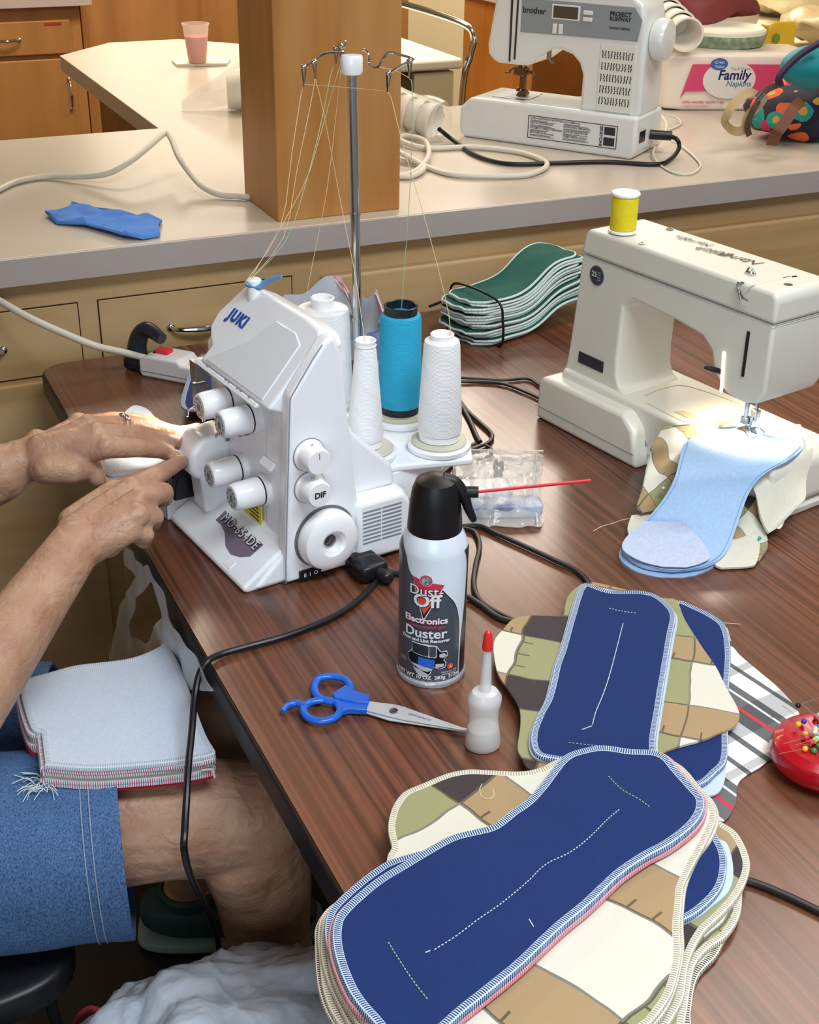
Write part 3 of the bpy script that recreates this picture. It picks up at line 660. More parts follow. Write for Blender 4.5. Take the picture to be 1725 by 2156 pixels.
# left end (needle side): face plate and lamp housing
mo('left_face', prism([(.066, .137), (.064, .225), (.082, .245), (.118, .258), (.14, .22), (.145, .13)], 'y', .158, .205), M_white, sg, bevel=.005)
mo('needle_column', prism([(.085, .02), (.085, .14), (.15, .14), (.15, .02)], 'y', .150, .205), M_white, sg, bevel=.003)
mo('presser_lever', join(box(.044, .062, .196, .212, .178, .202), box(.040, .058, .190, .200, .150, .176), box(.046, .062, .202, .214, .146, .172), cyl((.050, .195, .16), (.050, .195, .128), .0022), tube([(.046, .2, .15), (.036, .206, .142), (.032, .2, .136)], .0016, 8)), M_steel, sg, bevel=.001)
mo('needle_bar', join(cyl((.082, .176, .135), (.082, .176, .098), .0028), cyl((.090, .176, .135), (.090, .176, .09), .003), cyl((.080, .172, .098), (.080, .172, .072), .0008), cyl((.084, .178, .098), (.084, .178, .074), .0008), box(.074, .094, .168, .184, .094, .106), box(.060, .092, .172, .186, .066, .071)), M_chrome, sg, bevel=.0006, label='metal needle bar, needles and presser foot')
# tension dials
def dial(y, z, L=.044, r=.0165):
    Mx = Matrix.Translation((.062, y, z)) @ Matrix.Rotation(-PI/2, 4, 'Y')
    d = mo('tension_dial', lathe([(.001, -.002), (r+.001, -.002), (r+.0015, .006), (r, .008), (r-.0006, .0085), (r-.0006, .0095), (r, .010), (r*.97, L-.006), (r*.90, L-.001), (r*.84, L), (.001, L)], 40, Mx), M_white2, sg)
    mo('dial_groove', lathe([(r+.0002, .0083), (r+.0004, .0095), (r-.002, .0095), (r-.002, .0083)], 40, Mx), M_black, d)
    mo('dial_mark', join(lathe([(r*.72, L+.0002), (r*.72, L+.0006), (.001, L+.0006)], 30, Mx)), mat('dial_pale_grey', '#c5cad0', .4) if 'dial_pale_grey' not in MATS else MATS['dial_pale_grey'], d, label='grey numbered disc on the dial end')
    Mt = frame(Mx @ Vector((0, 0, L+.0009)), (0, -1, 0), (0, 0, 1))
    text('lettering', '|||', .009, M_print, d, Mt, .0002)
    g = [xf(box(-.0006, .0006, r*.52, r*.64, 0, .0002), Mt @ Matrix.Rotation(a*PI/5, 4, 'Z')) for a in range(10)]
    mo('dial_numbers', join(*g), M_print, d, smooth=False)
for y, z in ((.132, .177), (.079, .175), (.116, .097), (.058, .094)): dial(y, z)
# small metal thread guides
for y, z in ((.094, .147), (.150, .117), (.088, .070)): mo('thread_guide', join(box(.054, .062, y, y+.008, z, z+.012), tube([(.052, y+.002, z+.012), (.046, y+.002, z+.010), (.046, y+.002, z+.003), (.052, y+.002, z)], .0012, 6)), M_steel, sg, bevel=.0004)
mo('thread_guide', prism([(.052, .130), (.056, .129), (.061, .136), (.058, .138)], 'y', .030, .056), M_white2, sg, bevel=.0006)
mo('thread_guide', prism([(.05, .0), (.054, .0), (.06, .012), (.056, .013)], 'y', .0, .03), M_steel, sg)
yl = mo('warning_label', prism([(.127, .040), (.123, .064), (.062, .071), (.063, .036)], 'x', .0555, .0575), mat('label_yellow', '#e4d84a', .45), sg, smooth=False, label='yellow warning label')
mo('label_print', join(*[box(.0548, .0556, .068, .092-.002*(k % 2), .064-k*.005, .0650-k*.005) for k in range(5)]), M_print, yl, smooth=False)
# looper cover block left of the dials and the fabric plate
lcp = [(.0, .082), (.006, .098), (.020, .106), (.040, .108), (.062, .100), (.062, .0), (.022, .0), (.012, .03)]
mo('looper_cover', prism([(.010, .084), (.012, .110), (.026, .126), (.064, .130), (.064, .078), (.02, .074)], 'y', .150, .196), M_white, sg, bevel=.009, seg=5)
mo('cover_stem', prism([(.026, .03), (.022, .085), (.060, .085), (.060, .03)], 'y', .150, .184), M_white, sg, bevel=.004)
mo('fabric_plate', prism([(.0, .0), (.0, .026), (.02, .034), (.15, .034), (.15, .0)], 'y', .208, .262), M_white, sg, bevel=.003)
mo('plate_seam', tube([(-.0005, .2085, .004), (.0, .2085, .027), (.02, .2085, .0345)], .0009, 6, smooth=False), M_crack, sg)
mo('chain_plate', prism([(.004, .034), (.006, .052), (.016, .082), (.15, .082), (.15, .034)], 'y', .190, .252), M_dark, sg, bevel=.002, label='dark steel looper mechanism')
mo('cloth_plate', prism([(.030, .082), (.030, .086), (.16, .086), (.16, .082)], 'y', .17, .262), M_steel, sg, bevel=.001)
g = [lathe([(.006, 0), (.006, .004), (.003, .004), (.0025, .002), (.001, .002)], 16, Matrix.Translation((.018, y, z)) @ Matrix.Rotation(-PI/2*.72, 4, 'Y')) for y, z in ((.240, .055), (.222, .062), (.212, .058), (.235, .045), (.215, .046))]
mo('screw', join(*g), M_dark, sg, label='round screws of the looper mechanism')
mo('looper_arm', prism([(.2, .045), (.205, .045), (.213, .06), (.219, .082), (.206, .082), (.203, .06)], 'x', .004, .008), M_steel, sg)
mo('lower_knob', lathe([(.0085, 0), (.0085, .0015), (.001, .0015)], 24, Matrix.Translation((.006, .222, .031)) @ Matrix.Rotation(-.6, 4, 'Y')), M_white, sg)
mo('knob_rim', lathe([(.0085, 0), (.0085, .0020), (.0074, .0020), (.0074, 0)], 24, Matrix.Translation((.006, .222, .031)) @ Matrix.Rotation(-.6, 4, 'Y')), M_print, sg)
# MO-654DE plate on the wedge
sl = Vector((.048, 0, .033)).normalized()
def wp(y, t, h=.0008): return Vector((.002, y, .0095))+sl*t+Vector((-.57, 0, .82))*h
F0 = lambda pts, h=.0008: ([wp(y, t, h) for y, t in pts]+[wp(y, t, -.001) for y, t in pts], [tuple(range(len(pts))), tuple(range(2*len(pts)-1, len(pts)-1, -1))]+[(i, (i+1) % len(pts), len(pts)+(i+1) % len(pts), len(pts)+i) for i in range(len(pts))])
up_ = [(.149, .050), (.13, .046), (.11, .044), (.09, .044), (.07, .046), (.052, .050)]; lo_ = [(.054, .030), (.066, .022), (.082, .017), (.10, .020), (.118, .030), (.135, .034), (.149, .034)]
mo('model_plate', F0([(y-.018, t) for y, t in up_+lo_], .0008), mat('plate_mauve', '#7c6f7c', .4), sg, smooth=False, label='mauve wave shaped model name print')
text('lettering', 'MO-654DE', .0160, mat('letter_white', '#eceef2', .4), sg, frame(wp(.080, .043, .0024), (0, -1, 0), sl), .0, shear=.05, width=1.22)
text('lettering', 'MO-654DE', .0160, M_print, sg, frame(wp(.080, .0430, .0016), (0, -1, 0), sl), .0007, shear=.05, width=1.22)
mo('cover_notch', F0([(.062, .004), (.062, .014), (.046, .014), (.046, .004)], .0006), M_white2, sg, smooth=False)
# right side controls
def side_knob(x, z, txt):
    Mx = Matrix.Translation((x, -.006, z)) @ Matrix.Rotation(PI/2, 4, 'X')
    k = mo('stitch_knob', lathe([(.0185, 0), (.0185, .002), (.016, .004), (.0150, .022), (.0135, .024), (.001, .0242)], 40, Mx), M_white2, sg)
    mo('knob_ring', lathe([(.0195, .0), (.0195, .0006), (.0178, .0006), (.0178, .0)], 40, Mx), M_crack, k)
    if txt: text('lettering', txt, .0095, M_print, k, frame(Mx @ Vector((0, 0, .0246)), (1, 0, 0), (0, 0, 1)), .0004)
    else: mo('knob_mark', xf(box(-.0005, .0005, .004, .011, .0242, .0246), Mx), M_crack, k)
    Ms = frame(Vector((x-.002, -.006-.012, z+.0165)), (1, 0, 0), (0, 0, 1))
    text('lettering', 'N' if txt else 'A', .005, M_print, k, Ms)
side_knob(.082, .158, ''); side_knob(.082, .119, 'DIF')
Mx = Matrix.Translation((.100, -.006, .052)) @ Matrix.Rotation(PI/2, 4, 'X')
hw = mo('handwheel', lathe([(.001, .010), (.010, .010), (.012, .019), (.016, .022), (.027, .0215), (.033, .018), (.036, .011), (.036, .003), (.034, 0), (.001, 0)][::-1], 56, Mx), M_white2, sg)
mo('wheel_ring', lathe([(.0385, -.0005), (.0385, .0007), (.0355, .0007), (.0355, 0)], 56, Mx), mat('shade_grey', '#6d7179', .5), hw)
mo('wheel_bolt', join(lathe([(.0075, .0), (.0075, .013), (.001, .0135)], 24, Mx), xf(box(-.0055, .0055, -.0008, .0008, .0132, .0142), Mx @ Matrix.Rotation(.8, 4, 'Z'))), M_steel, hw)
mo('motor_housing', prism([(.14, .006), (.212, .006), (.213, .070), (.203, .083), (.14, .083)], 'y', -.012, .21), M_white, sg, bevel=.006, seg=4)
g = [box(.147, .171, -.0128, -.0118, .030+k*.0050, .0318+k*.0050) for k in range(9)] + [box(.173, .199, -.0128, -.0118, .030+k*.0050, .0318+k*.0050) for k in range(9)]
mo('vent_slots', join(*g), mat('vent_grey', '#8b929a', .6), sg, smooth=False)
mo('power_switch', join(box(.066, .094, -.0085, -.0055, .004, .0165)), M_black, sg, bevel=.001)
text('lettering', 'II  I  O', .0068, M_white2, sg, frame((.080, -.0092, .0102), (1, 0, 0), (0, 0, 1)), .0001)
mo('power_socket', box(.126, .160, -.022, -.005, .001, .020), M_black, sg, bevel=.003)
mo('foot', join(box(.03, .05, .02, .04, -.0, .004), box(.18, .2, .02, .04, -.0, .004)), M_black, sg)
mo('rear_body', prism([(.13, .083), (.205, .083), (.20, .11), (.15, .16), (.13, .2)], 'y', .01, .2), M_white, sg, bevel=.005)
# thread stand behind
def sl_(x, y): return Vector((x, y, 0))
stp = [(.19, -.012), (.215, -.03), (.245, -.01), (.30, -.02), (.33, .03), (.345, .10), (.35, .17), (.32, .205), (.26, .275), (.215, .29), (.19, .26)]
arm = [(.17, .02), (.215, .02), (.30, -.01), (.325, .03), (.35, .15), (.31, .20), (.24, .275), (.2, .26), (.17, .20)]
mo('stand_plate', prism(arm, 'z', .092, .101), M_white, sg, bevel=.003)
mo('stand_gusset', prism([(.16, .06), (.16, .094), (.30, .094), (.24, .055), (.21, .04)], 'y', .02, .03), M_white, sg, bevel=.003)
spots = {'slim': (.196, .063), 'white': (.282, .035), 'blue': (.285, .128), 'wide': (.215, .195)}
M_felt = mat('pad_felt', '#c9c8b4', .8, bump=(400, .3))
for k, (x, y) in spots.items():
    r = .0345 if k != 'wide' else .036
    d = mo('spool_disc', lathe([(r, .100), (r+.003, .103), (r+.0035, .108), (r+.001, .110), (.001, .110)], 48, Matrix.Translation((x, y, 0))), M_white, sg)
    mo('felt_pad', lathe([(r-.002, .108), (r-.001, .112), (r-.004, .1145), (.001, .1145)], 48, Matrix.Translation((x, y, 0))), M_felt, d, label='greenish grey cone rest pad')
    mo('spool_pin', cyl((x, y, .11), (x, y, .16), .004), M_white, d)
pb_, pt_ = Vector((.25, .166, .10)), Vector((.25, .182, .515)); dv = (pt_-pb_)
mo('stand_pole', join(cyl(pb_, pb_+dv*.30, .0058), cyl(pb_+dv*.30, pb_+dv*.58, .0052), cyl(pb_+dv*.58, pt_, .0056), cyl(pb_+dv*.30, pb_+dv*.31, .0064), cyl(pb_+dv*.61, pb_+dv*.62, .0064)), M_chrome, sg, label='telescopic chrome pole')
Mc = Matrix.Translation(pt_) @ dv.to_track_quat('Z', 'Y').to_matrix().to_4x4()
mo('pole_cap', lathe([(.011, -.002), (.0125, .002), (.0128, .016), (.0115, .0185), (.001, .0195)], 36, Mc), M_white2, sg)
Linv = wmat(sg).inverted()
def lp(px, py, x):   # point of the stand, in the plane x = const of the machine
    W_ = wmat(sg); O_ = W_ @ Vector((x, 0, 0)); nrm = W_.to_3x3() @ Vector((1, 0, 0)); d = ray(px, py)
    return Linv @ (CAM + d*((O_-CAM).dot(nrm)/d.dot(nrm)))
wire = lambda pts, r=.0011: tube(pts, r, 8, smooth=True, n=4)
def hook(parent, top_, bot_, name='thread_eyelet'):
    a, b = top_, bot_; q = Vector((.0025, 0, 0))
    mo(name, join(tube([a-q, b], [.0012, .0008], 6, smooth=False), tube([a+q, b], [.0012, .0008], 6, smooth=False), ell(a, .004, .003, .003, 12, 8)), M_chrome, parent)
# left wire arm
la = [lp(724, 111, .25), lp(685, 113, .245), lp(665, 125, .235), lp(660, 131, .225), lp(641, 139, .215), lp(638, 144, .21)]
wa = mo('guide_wire', wire(la, .0014), M_chrome, sg)
hook(wa, lp(662, 131, .225), lp(664, 166, .225)); hook(wa, lp(640, 141, .212), lp(640, 182, .212))
ra = [lp(765, 105, .25), lp(773, 107, .25), lp(777, 118, .25), lp(777, 132, .25), lp(783, 141, .25), lp(796, 141, .25), lp(803, 130, .255), lp(818, 111, .262), lp(845, 116, .27), lp(868, 123, .275), lp(868, 126, .27), lp(845, 138, .262), lp(821, 154, .255)]
wb = mo('guide_wire', wire(ra, .0014), M_chrome, sg)
hook(wb, lp(863, 128, .272), lp(862, 166, .272)); hook(wb, lp(819, 154, .254), lp(816, 194, .254))
bk = [lp(725, 100, .255), lp(718, 92, .26), lp(712, 96, .265), lp(706, 105, .268)]
wc = mo('guide_wire', join(wire(bk, .0014), wire([lp(722, 108, .25), lp(715, 100, .258), lp(708, 98, .262)], .0014), tube([lp(724, 98, .25), lp(728, 86, .25)], .0012, 6)), M_chrome, sg)
hook(wc, lp(708, 102, .265), lp(707, 134, .265)); hook(wc, lp(718, 100, .26), lp(719, 129, .26))
mo('guide_plate', join(prism([(.0, .0), (.012, .0), (.012, -.02), (.002, -.02)], 'y', 0, .001)), M_steel, sg) if False else None
M_thr = mat('thread_beige', '#ddc49a', .8); M_thrw = mat('thread_white', '#e6e2d8', .8); M_thrg = mat('thread_green', '#9cc89a', .8)
def thread(pts, m=M_thr, r=.00042, **k): return mo('thread', tube(pts, r, 5, n=3), m, sg, **k)
gt = top_pt(.95, .166, .02)
thread([lp(640, 182, .212), lp(634, 200, .21), lp(615, 320, .18), lp(590, 480, .15), gt+Vector((0, .003, 0))])
thread([lp(664, 166, .225), lp(652, 230, .21), lp(625, 360, .18), lp(597, 500, .15), gt+Vector((.001, 0, 0))])
thread([lp(707, 134, .265), lp(697, 155, .26), lp(676, 260, .22), lp(640, 400, .18), lp(600, 510, .15), gt], M_thrg)
thread([lp(719, 129, .26), lp(702, 185, .25), lp(670, 300, .22), lp(635, 400, .19), gt+Vector((0, -.003, 0))])
thread([lp(719, 129, .26), lp(712, 200, .25), lp(690, 390, .23), lp(665, 520, .215), lp(640, 640, .205), Vector((.19, .222, .222))])
thread([lp(664, 166, .225), lp(680, 230, .23), lp(705, 360, .24), lp(728, 480, .235), lp(750, 590, .21), Vector((.196, .063, .236))])
thread([lp(640, 178, .212), lp(700, 182, .23), lp(760, 187, .245), lp(816, 192, .254)])
thread([lp(796, 141, .25), lp(830, 148, .262), lp(862, 164, .27)])
thread([lp(816, 194, .254), lp(825, 210, .256), lp(850, 310, .262), lp(900, 480, .275), lp(945, 660, .29), Vector((.282, .02, .232))])
thread([lp(862, 166, .272), lp(868, 180, .272), lp(868, 260, .274), lp(862, 420, .28), Vector((.285, .128, .235))], M_thrg)
mo('thread_tail', tube([gt, gt+Vector((.012, -.008, -.004)), gt+Vector((.02, -.014, .004)), gt+Vector((.03, -.03, .012))], [.003, .0035, .003, .002], 6), mat('thread_tail_blue', '#5b95c8', .9), sg, label='bundle of blue and white thread tails')
# small lamp of the machine over the needle
def spot(name, loc, tgt, power, ang, col=(1, .86, .68), r=.01, blend=.6):
    l = bpy.data.lights.new(name, 'SPOT'); l.energy = power; l.spot_size = math.radians(ang); l.spot_blend = blend; l.color = col; l.shadow_soft_size = r
    o = bpy.data.objects.new(name, l); COL.objects.link(o); o.location = loc; o.rotation_euler = (Vector(tgt)-Vector(loc)).to_track_quat('-Z', 'Y').to_euler(); return o
SW = wmat(sg)
spot('overlock_lamp', SW @ Vector((.062, .215, .145)), SW @ Vector((.012, .235, .085)), 1.7, 120)

# ------------------------------------------------------------------ thread cones
def fibre(name, c):
    m = mat(name, c, .85); N, L = nodes(m); b = N['Principled BSDF']; tc = N.new('ShaderNodeTexCoord'); sp_ = N.new('ShaderNodeSeparateXYZ'); L.new(tc.outputs['Object'], sp_.inputs[0])
    an = math_(N, L, 'ARCTAN2', sp_.outputs[1], sp_.outputs[0])
    w1 = math_(N, L, 'SINE', math_(N, L, 'ADD', math_(N, L, 'MULTIPLY', sp_.outputs[2], 180), math_(N, L, 'MULTIPLY', an, 3)))
    w2 = math_(N, L, 'SINE', math_(N, L, 'ADD', math_(N, L, 'MULTIPLY', sp_.outputs[2], 4200), math_(N, L, 'MULTIPLY', an, 5)))
    bp = N.new('ShaderNodeBump'); bp.inputs['Distance'].default_value = .0004; bp.inputs['Strength'].default_value = .5
    L.new(math_(N, L, 'ADD', math_(N, L, 'MULTIPLY', w1, 1.2), w2), bp.inputs['Height']); L.new(bp.outputs[0], b.inputs['Normal'])
    cc = lin(c); L.new(mixc(N, L, math_(N, L, 'GREATER_THAN', w1, .80), cc, tuple(x*.97 for x in cc[:3])+(1,)), b.inputs['Base Color']); return m
M_tw = fibre('cone_thread_white', '#f4f6f7'); M_tb = fibre('cone_thread_blue', '#2aa9d2')
def cone(k, h, r0, r1, neck, label, mth, core, nh=.006):
    x, y = spots[k]; p = SW @ Vector((x, y, .1145)); t = thing('thread_cone', p, 0, label, 'thread cone', 'cones on the thread stand'); del t['group']
    mo('cone_core', lathe([(r0-.002, 0), (r0+.001, .001), (r0+.0008, .007), (r1-.001, h-.004), (neck, h-.002), (neck, h+nh-.003), (neck+.0008, h+nh-.001), (neck-.0006, h+nh), (neck-.0022, h+nh-.001), (neck-.003, h-.03), (.001, h-.03)], 48), core, t)
    mo('wound_thread', lathe([(r0*.9, .008), (r0+.002, .010), (r0+.0028, .016), (r1+.0030, h-.008), (r1+.0018, h-.003), (neck+.001, h-.0008), (neck, h-.001)], 56), mth, t)
    return t
cone('slim', .126, .0185, .0095, .0115, 'slim white thread cone on the nearest left disc of the thread stand', M_tw, M_white2)
cone('white', .126, .0238, .0182, .0132, 'white thread cone at the right front of the thread stand', M_tw, M_white2)
cone('blue', .128, .0240, .0222, .0200, 'turquoise blue thread cone with black core', M_tb, M_black, .010)
cone('wide', .128, .0335, .0295, .0140, 'wide white thread spool behind the overlock machine, left of the chrome pole', M_tw, M_white2, .012)

# ------------------------------------------------------------------ spray duster can
cc0 = at(907, 1409, TZ); can = thing('air_duster_can', (cc0.x, cc0.y, TZ), 0, 'white and grey compressed gas duster can with black trigger cap', 'spray can')
CR = .0335
fa = math.atan2(-cc0.y, -cc0.x)      # the side that faces the photographer
M_canw = mat('can_white', '#dfe8f2', .25, coat=.4); M_cang = mat('can_slate', '#4a515c', .3, coat=.3); M_cand = mat('can_dark', '#15181e', .35); M_rim = mat('can_rim', '#cfd6de', .3, .6)
mo('can_body', lathe([(.031, 0), (.034, .0012), (.0345, .004), (.0335, .006), (CR, .008), (CR, .146), (.0325, .152), (.0295, .160), (.0272, .1645), (.0262, .1665), (.001, .167)], 72), M_canw, can)
mo('base_rim', lathe([(.031, -.0), (.0345, .0006), (.0352, .003), (.0348, .0055), (.0337, .0068), (.033, .006), (.033, .001)], 72), M_rim, can, label='pale metal rolled rim')
def cw(R=CR+.00035, th0=0):
    def f(v):   # (s,t) label metres, s to the right of centre seen from outside, t height
        a = fa + (v[0]-th0)/CR; r = R
        z = v[1]
        if z > .146: r = R-(z-.146)**2*26
        return Vector((math.cos(a)*r, math.sin(a)*r, z))
    return f
def patch(name, poly, m, R, parent=can, label=None, sp=.0035):
    P = resample([Vector(p) for p in poly], .003); ol = P if (P[0]-P[-1]).length > .0005 else P[:-1]
    pts = list(ol); xs = [p.x for p in ol]; ys = [p.y for p in ol]; x = min(xs)
    while x < max(xs):
        y = min(ys)
        while y < max(ys):
            q = Vector((x, y))
            if inside(q, ol) and segd(q, ol) > sp*.4: pts.append(q)
            y += sp*1.3
        x += sp
    n = len(ol); r = delaunay_2d_cdt(pts, [(i, (i+1) % n) for i in range(n)], [], 1, 1e-7)
    wv = cw(R); return mo(name, ([wv(p) for p in r[0]], [tuple(t) for t in r[2]]), m, parent, smooth=True, label=label)
sw = crom([(-.052, .160), (-.032, .148), (-.026, .132), (-.018, .124), (.004, .118), (.014, .108), (.024, .094), (.0295, .075), (.031, .055), (.031, .008)], 6)
patch('grey_label', [(p.x, p.y) for p in sw]+[(-.052, .008)], M_cang, CR+.0003, label='slate grey printed field')
sw2 = crom([(.036, .150), (.042, .135), (.0425, .12), (.040, .09), (.0355, .06), (.0335, .03), (.0335, .008)], 5)
patch('dark_stripe', [(p.x, p.y) for p in sw2]+[(.052, .008), (.052, .150)], M_cand, CR+.0003)
patch('grey_outline', [(p.x+.0002, p.y+.0006) for p in sw]+[(p.x-.0002, p.y-.0002) for p in reversed(sw)], M_cand, CR+.0005)
M_red = mat('logo_red', '#d23a55', .35); M_or = mat('logo_orange', '#e0583a', .35); M_lw = mat('label_white', '#eef0f4', .4)
k0 = -.0065
def P_(pts): return [(x+k0, y) for x, y in pts]
patch('logo_outline', P_([(-.0135, .122), (-.002, .0785), (.0165, .1165), (.0145, .1185)]), M_lw, CR+.0006)
patch('logo_black', P_([(-.0122, .1205), (-.0018, .0812), (.0152, .1160), (.013, .1175)]), M_cand, CR+.0008)
patch('logo_red', P_([(-.0145, .1275), (.0175, .1205), (.0155, .1165), (-.0015, .0860), (-.0125, .1215)]), M_red, CR+.0010)
patch('logo_orange', P_([(-.0085, .105), (-.0015, .0870), (.008, .104)]), M_or, CR+.0011)
patch('logo_badge', P_([(.0065*math.cos(a*PI/12), .1255+.0065*math.sin(a*PI/12)) for a in range(24)]), M_lw, CR+.0012)
patch('logo_badge_red', P_([(.0060*math.cos(a*PI/12), .1255+.0060*math.sin(a*PI/12)) for a in range(24)]), M_red, CR+.0013)
patch('logo_badge_centre', P_([(.0048*math.cos(a*PI/12), .1255+.0048*math.sin(a*PI/12)) for a in range(24)]), mat('badge_grey', '#4c5552', .5, noise_=(300, 2, .6), col2='#c9cdc6'), CR+.0014)
def ctext(s_, size, x, z, m, bold=.0, R=CR+.0016, **k):
    wv = cw(R); text('lettering', s_, size, m, can, None, bold, wrap=lambda v: wv((v.x+x+k0, v.y+z)), **k)
ctext('Dust-', .0148, .0005, .1125, M_cand, .0006, CR+.0015); ctext('Dust-', .0148, .0, .113, M_lw, .0001)
ctext('Off', .0200, .0015, .1015, M_cand, .0006, CR+.0015); ctext('Off', .0200, .001, .102, M_lw, .0005)
ctext('Electronics', .0098, .0003, .0795, M_red, .0004, CR+.0013); ctext('Electronics', .0098, .0, .080, M_lw, .0003)
ctext('compressed-gas', .0058, .001, .0735, mat('label_dull_red', '#a2485c', .5), .0002)
ctext('Duster', .0150, .0, .0650, M_lw, .0003)
ctext('Dust and Lint Remover', .0052, .0, .0570, M_lw, .0002)
# picture of electronics, a printed generic illustration
patch('picture_black', P_([(-.012, .050), (0, .053), (.012, .051), (.016, .044), (.0225, .044), (.0235, .038), (.019, .034), (.0225, .030), (.021, .024), (.015, .023), (.009, .026), (.006, .017), (0, .015), (-.008, .018), (-.0115, .026), (-.018, .030), (-.0185, .038), (-.0145, .041)]), M_lw, CR+.0006)
patch('picture_black', P_([(-.0115, .0495), (0, .0523), (.0115, .0503), (.0155, .0432), (.022, .0432), (.0228, .0385), (.018, .034), (.0218, .0298), (.0203, .0248), (.015, .0238), (.0085, .027), (.0055, .0177), (0, .0158), (-.0075, .0187), (-.011, .0267), (-.0175, .0305), (-.018, .0375), (-.014, .0405)]), M_cand, CR+.0008)
patch('picture_monitor', P_([(-.0135, .0535), (.0118, .0515), (.0118, .0365), (-.0125, .0405)]), M_lw, CR+.0010)
patch('picture_monitor', P_([(-.013, .0525), (.0040, .051), (.0040, .0385), (-.012, .0412)]), mat('pic_grey', '#2a2f36', .4), CR+.0012)
patch('picture_tower', P_([(.0045, .0508), (.0112, .0506), (.0112, .0375), (.0045, .0385)]), mat('pic_grey2', '#454b55', .4), CR+.0012)
patch('picture_screen', P_([(-.0055, .0375), (.0105, .0350), (.009, .0245), (-.0065, .028)]), mat('pic_blue', '#2b6ad6', .3), CR+.0014)
patch('picture_keyboard', P_([(-.014, .0285), (-.0065, .028), (.0088, .0243), (.004, .0205), (-.004, .0225)]), mat('pic_silver', '#c3c9d0', .3), CR+.0014)
patch('picture_scanner', P_([(-.0115, .0240), (-.004, .0225), (.006, .0165), (0, .0135), (-.006, .016)]), MATS['pic_silver'], CR+.0014)
patch('picture_mouse', P_([(.0178+.0038*math.cos(a*PI/8), .0395+.0028*math.sin(a*PI/8)) for a in range(16)]), MATS['pic_silver'], CR+.0014)
patch('picture_camera', P_([(.011, .0300), (.0195, .0300), (.0195, .0262), (.011, .0252)]), MATS['pic_silver'], CR+.0014)
patch('hazard_mark', P_([(.0265+.0036*math.cos(a*PI/10), .0245+.0036*math.sin(a*PI/10)) for a in range(20)]), M_or, CR+.0010)
ctext('A', .005, .0265, .0245, M_lw, .0)
ctext('Nettoyeur d\'air', .0028, .0255, .0195, M_lw, .0); ctext('dépoussiéreur', .0028, .0255, .0170, M_lw, .0)
ctext('NET WT 10 OZ  283g  312ml', .0056, .0035, .0135, M_lw, .0002)
ctext('CONTENTS UNDER PRESSURE. READ BACK PANEL CAREFULLY.', .0030, .0035, .0100, mat('label_pale', '#aeb4be', .5), .0)
ctext('KEEP OUT OF REACH OF CHILDREN', .0044, .0035, .0068, M_lw, .0002)
ctext('||||||', .006, -.0245, .030, MATS['label_pale'], .0)
# cap, trigger, nozzle, straw
capm = mat('cap_black', '#121317', .42)
mo('cap', lathe([(.0266, .1655), (.0268, .168), (.0262, .176), (.0245, .195), (.0225, .208), (.019, .2165), (.012, .2205), (.001, .222)], 48), capm, can)
rd = Vector((RIGHT.x, RIGHT.y, 0)).normalized(); tw_ = Vector((-cc0.x, -cc0.y, 0)).normalized()
mo('trigger', tube([rd*.006+Vector((0, 0, .2175)), rd*.018+Vector((0, 0, .2135)), rd*.0265+Vector((0, 0, .203))+tw_*.002, rd*.031+Vector((0, 0, .190))+tw_*.003, rd*.0355+Vector((0, 0, .180))+tw_*.004, rd*.0375+Vector((0, 0, .1755))+tw_*.004], [.007, .0065, .0055, .0045, .0038, .003], 14), capm, can)
n0 = rd*.012+Vector((0, 0, .2065)); n1 = rd*.0385+Vector((0, 0, .2045))
mo('nozzle', join(tube([n0, n1], .0046, 16), cyl(n1-rd*.010, n1+rd*.002, .0056)), capm, can)
st0 = n1; st1 = Linv.inverted() @ Vector((0, 0, 0)) if False else (aty(1244, 1012, cc0.y-.03)-Vector((cc0.x, cc0.y, TZ)))
mo('straw', tube([st0, st1], .00155, 12), mat('straw_red', '#e0263c', .3), can, label='thin red extension straw')

# ------------------------------------------------------------------ blue handled scissors
sc = thing('scissors', at(820, 1497, TZ), 0, 'scissors with blue plastic handles and steel blades lying on the table', 'scissors')
M_bluep = mat('scissor_blue', '#1d63cf', .3, coat=.2); M_blade = mat('blade_steel', '#d4d6d8', .32, .35)
def TT(px, py, h=.004): return at(px, py, TZ+h)
def ring(pts, r, closed=True): return tube([TT(*p[:2], p[2] if len(p) > 2 else .006) for p in pts], r, 10, closed=closed, n=8, flat=.8)
g = join(ring([(662, 1450), (670, 1430), (695, 1424), (725, 1430), (738, 1448), (733, 1466), (712, 1476), (690, 1476), (671, 1468)], .0042), prism([(TT(*p).x, TT(*p).y) for p in ((700, 1470), (728, 1452), (745, 1463), (779, 1474), (776, 1490), (745, 1488), (705, 1480))], 'z', TZ+.004, TZ+.0105))
mo('handle', g, M_bluep, sc, world=True, bevel=.001)
g = join(ring([(640, 1490), (655, 1478), (685, 1474), (708, 1480), (716, 1496), (706, 1510), (680, 1518), (655, 1514), (642, 1503)], .0042), tube([TT(645, 1490, .006), TT(625, 1481, .006), TT(605, 1486, .006), TT(596, 1499, .006)], [.0042, .0036, .0032, .0028], 10), prism([(TT(*p).x, TT(*p).y) for p in ((700, 1474), (735, 1478), (776, 1486), (772, 1502), (735, 1500), (712, 1506))], 'z', TZ+.002, TZ+.0085))
mo('handle', g, M_bluep, sc, world=True, bevel=.001)
mo('blade', prism([(TT(*p).x, TT(*p).y) for p in ((772, 1480), (830, 1487), (850, 1492), (985, 1540), (975, 1541), (850, 1519), (820, 1512), (772, 1500))], 'z', TZ+.0052, TZ+.0066), M_blade, sc, world=True, bevel=.0004)
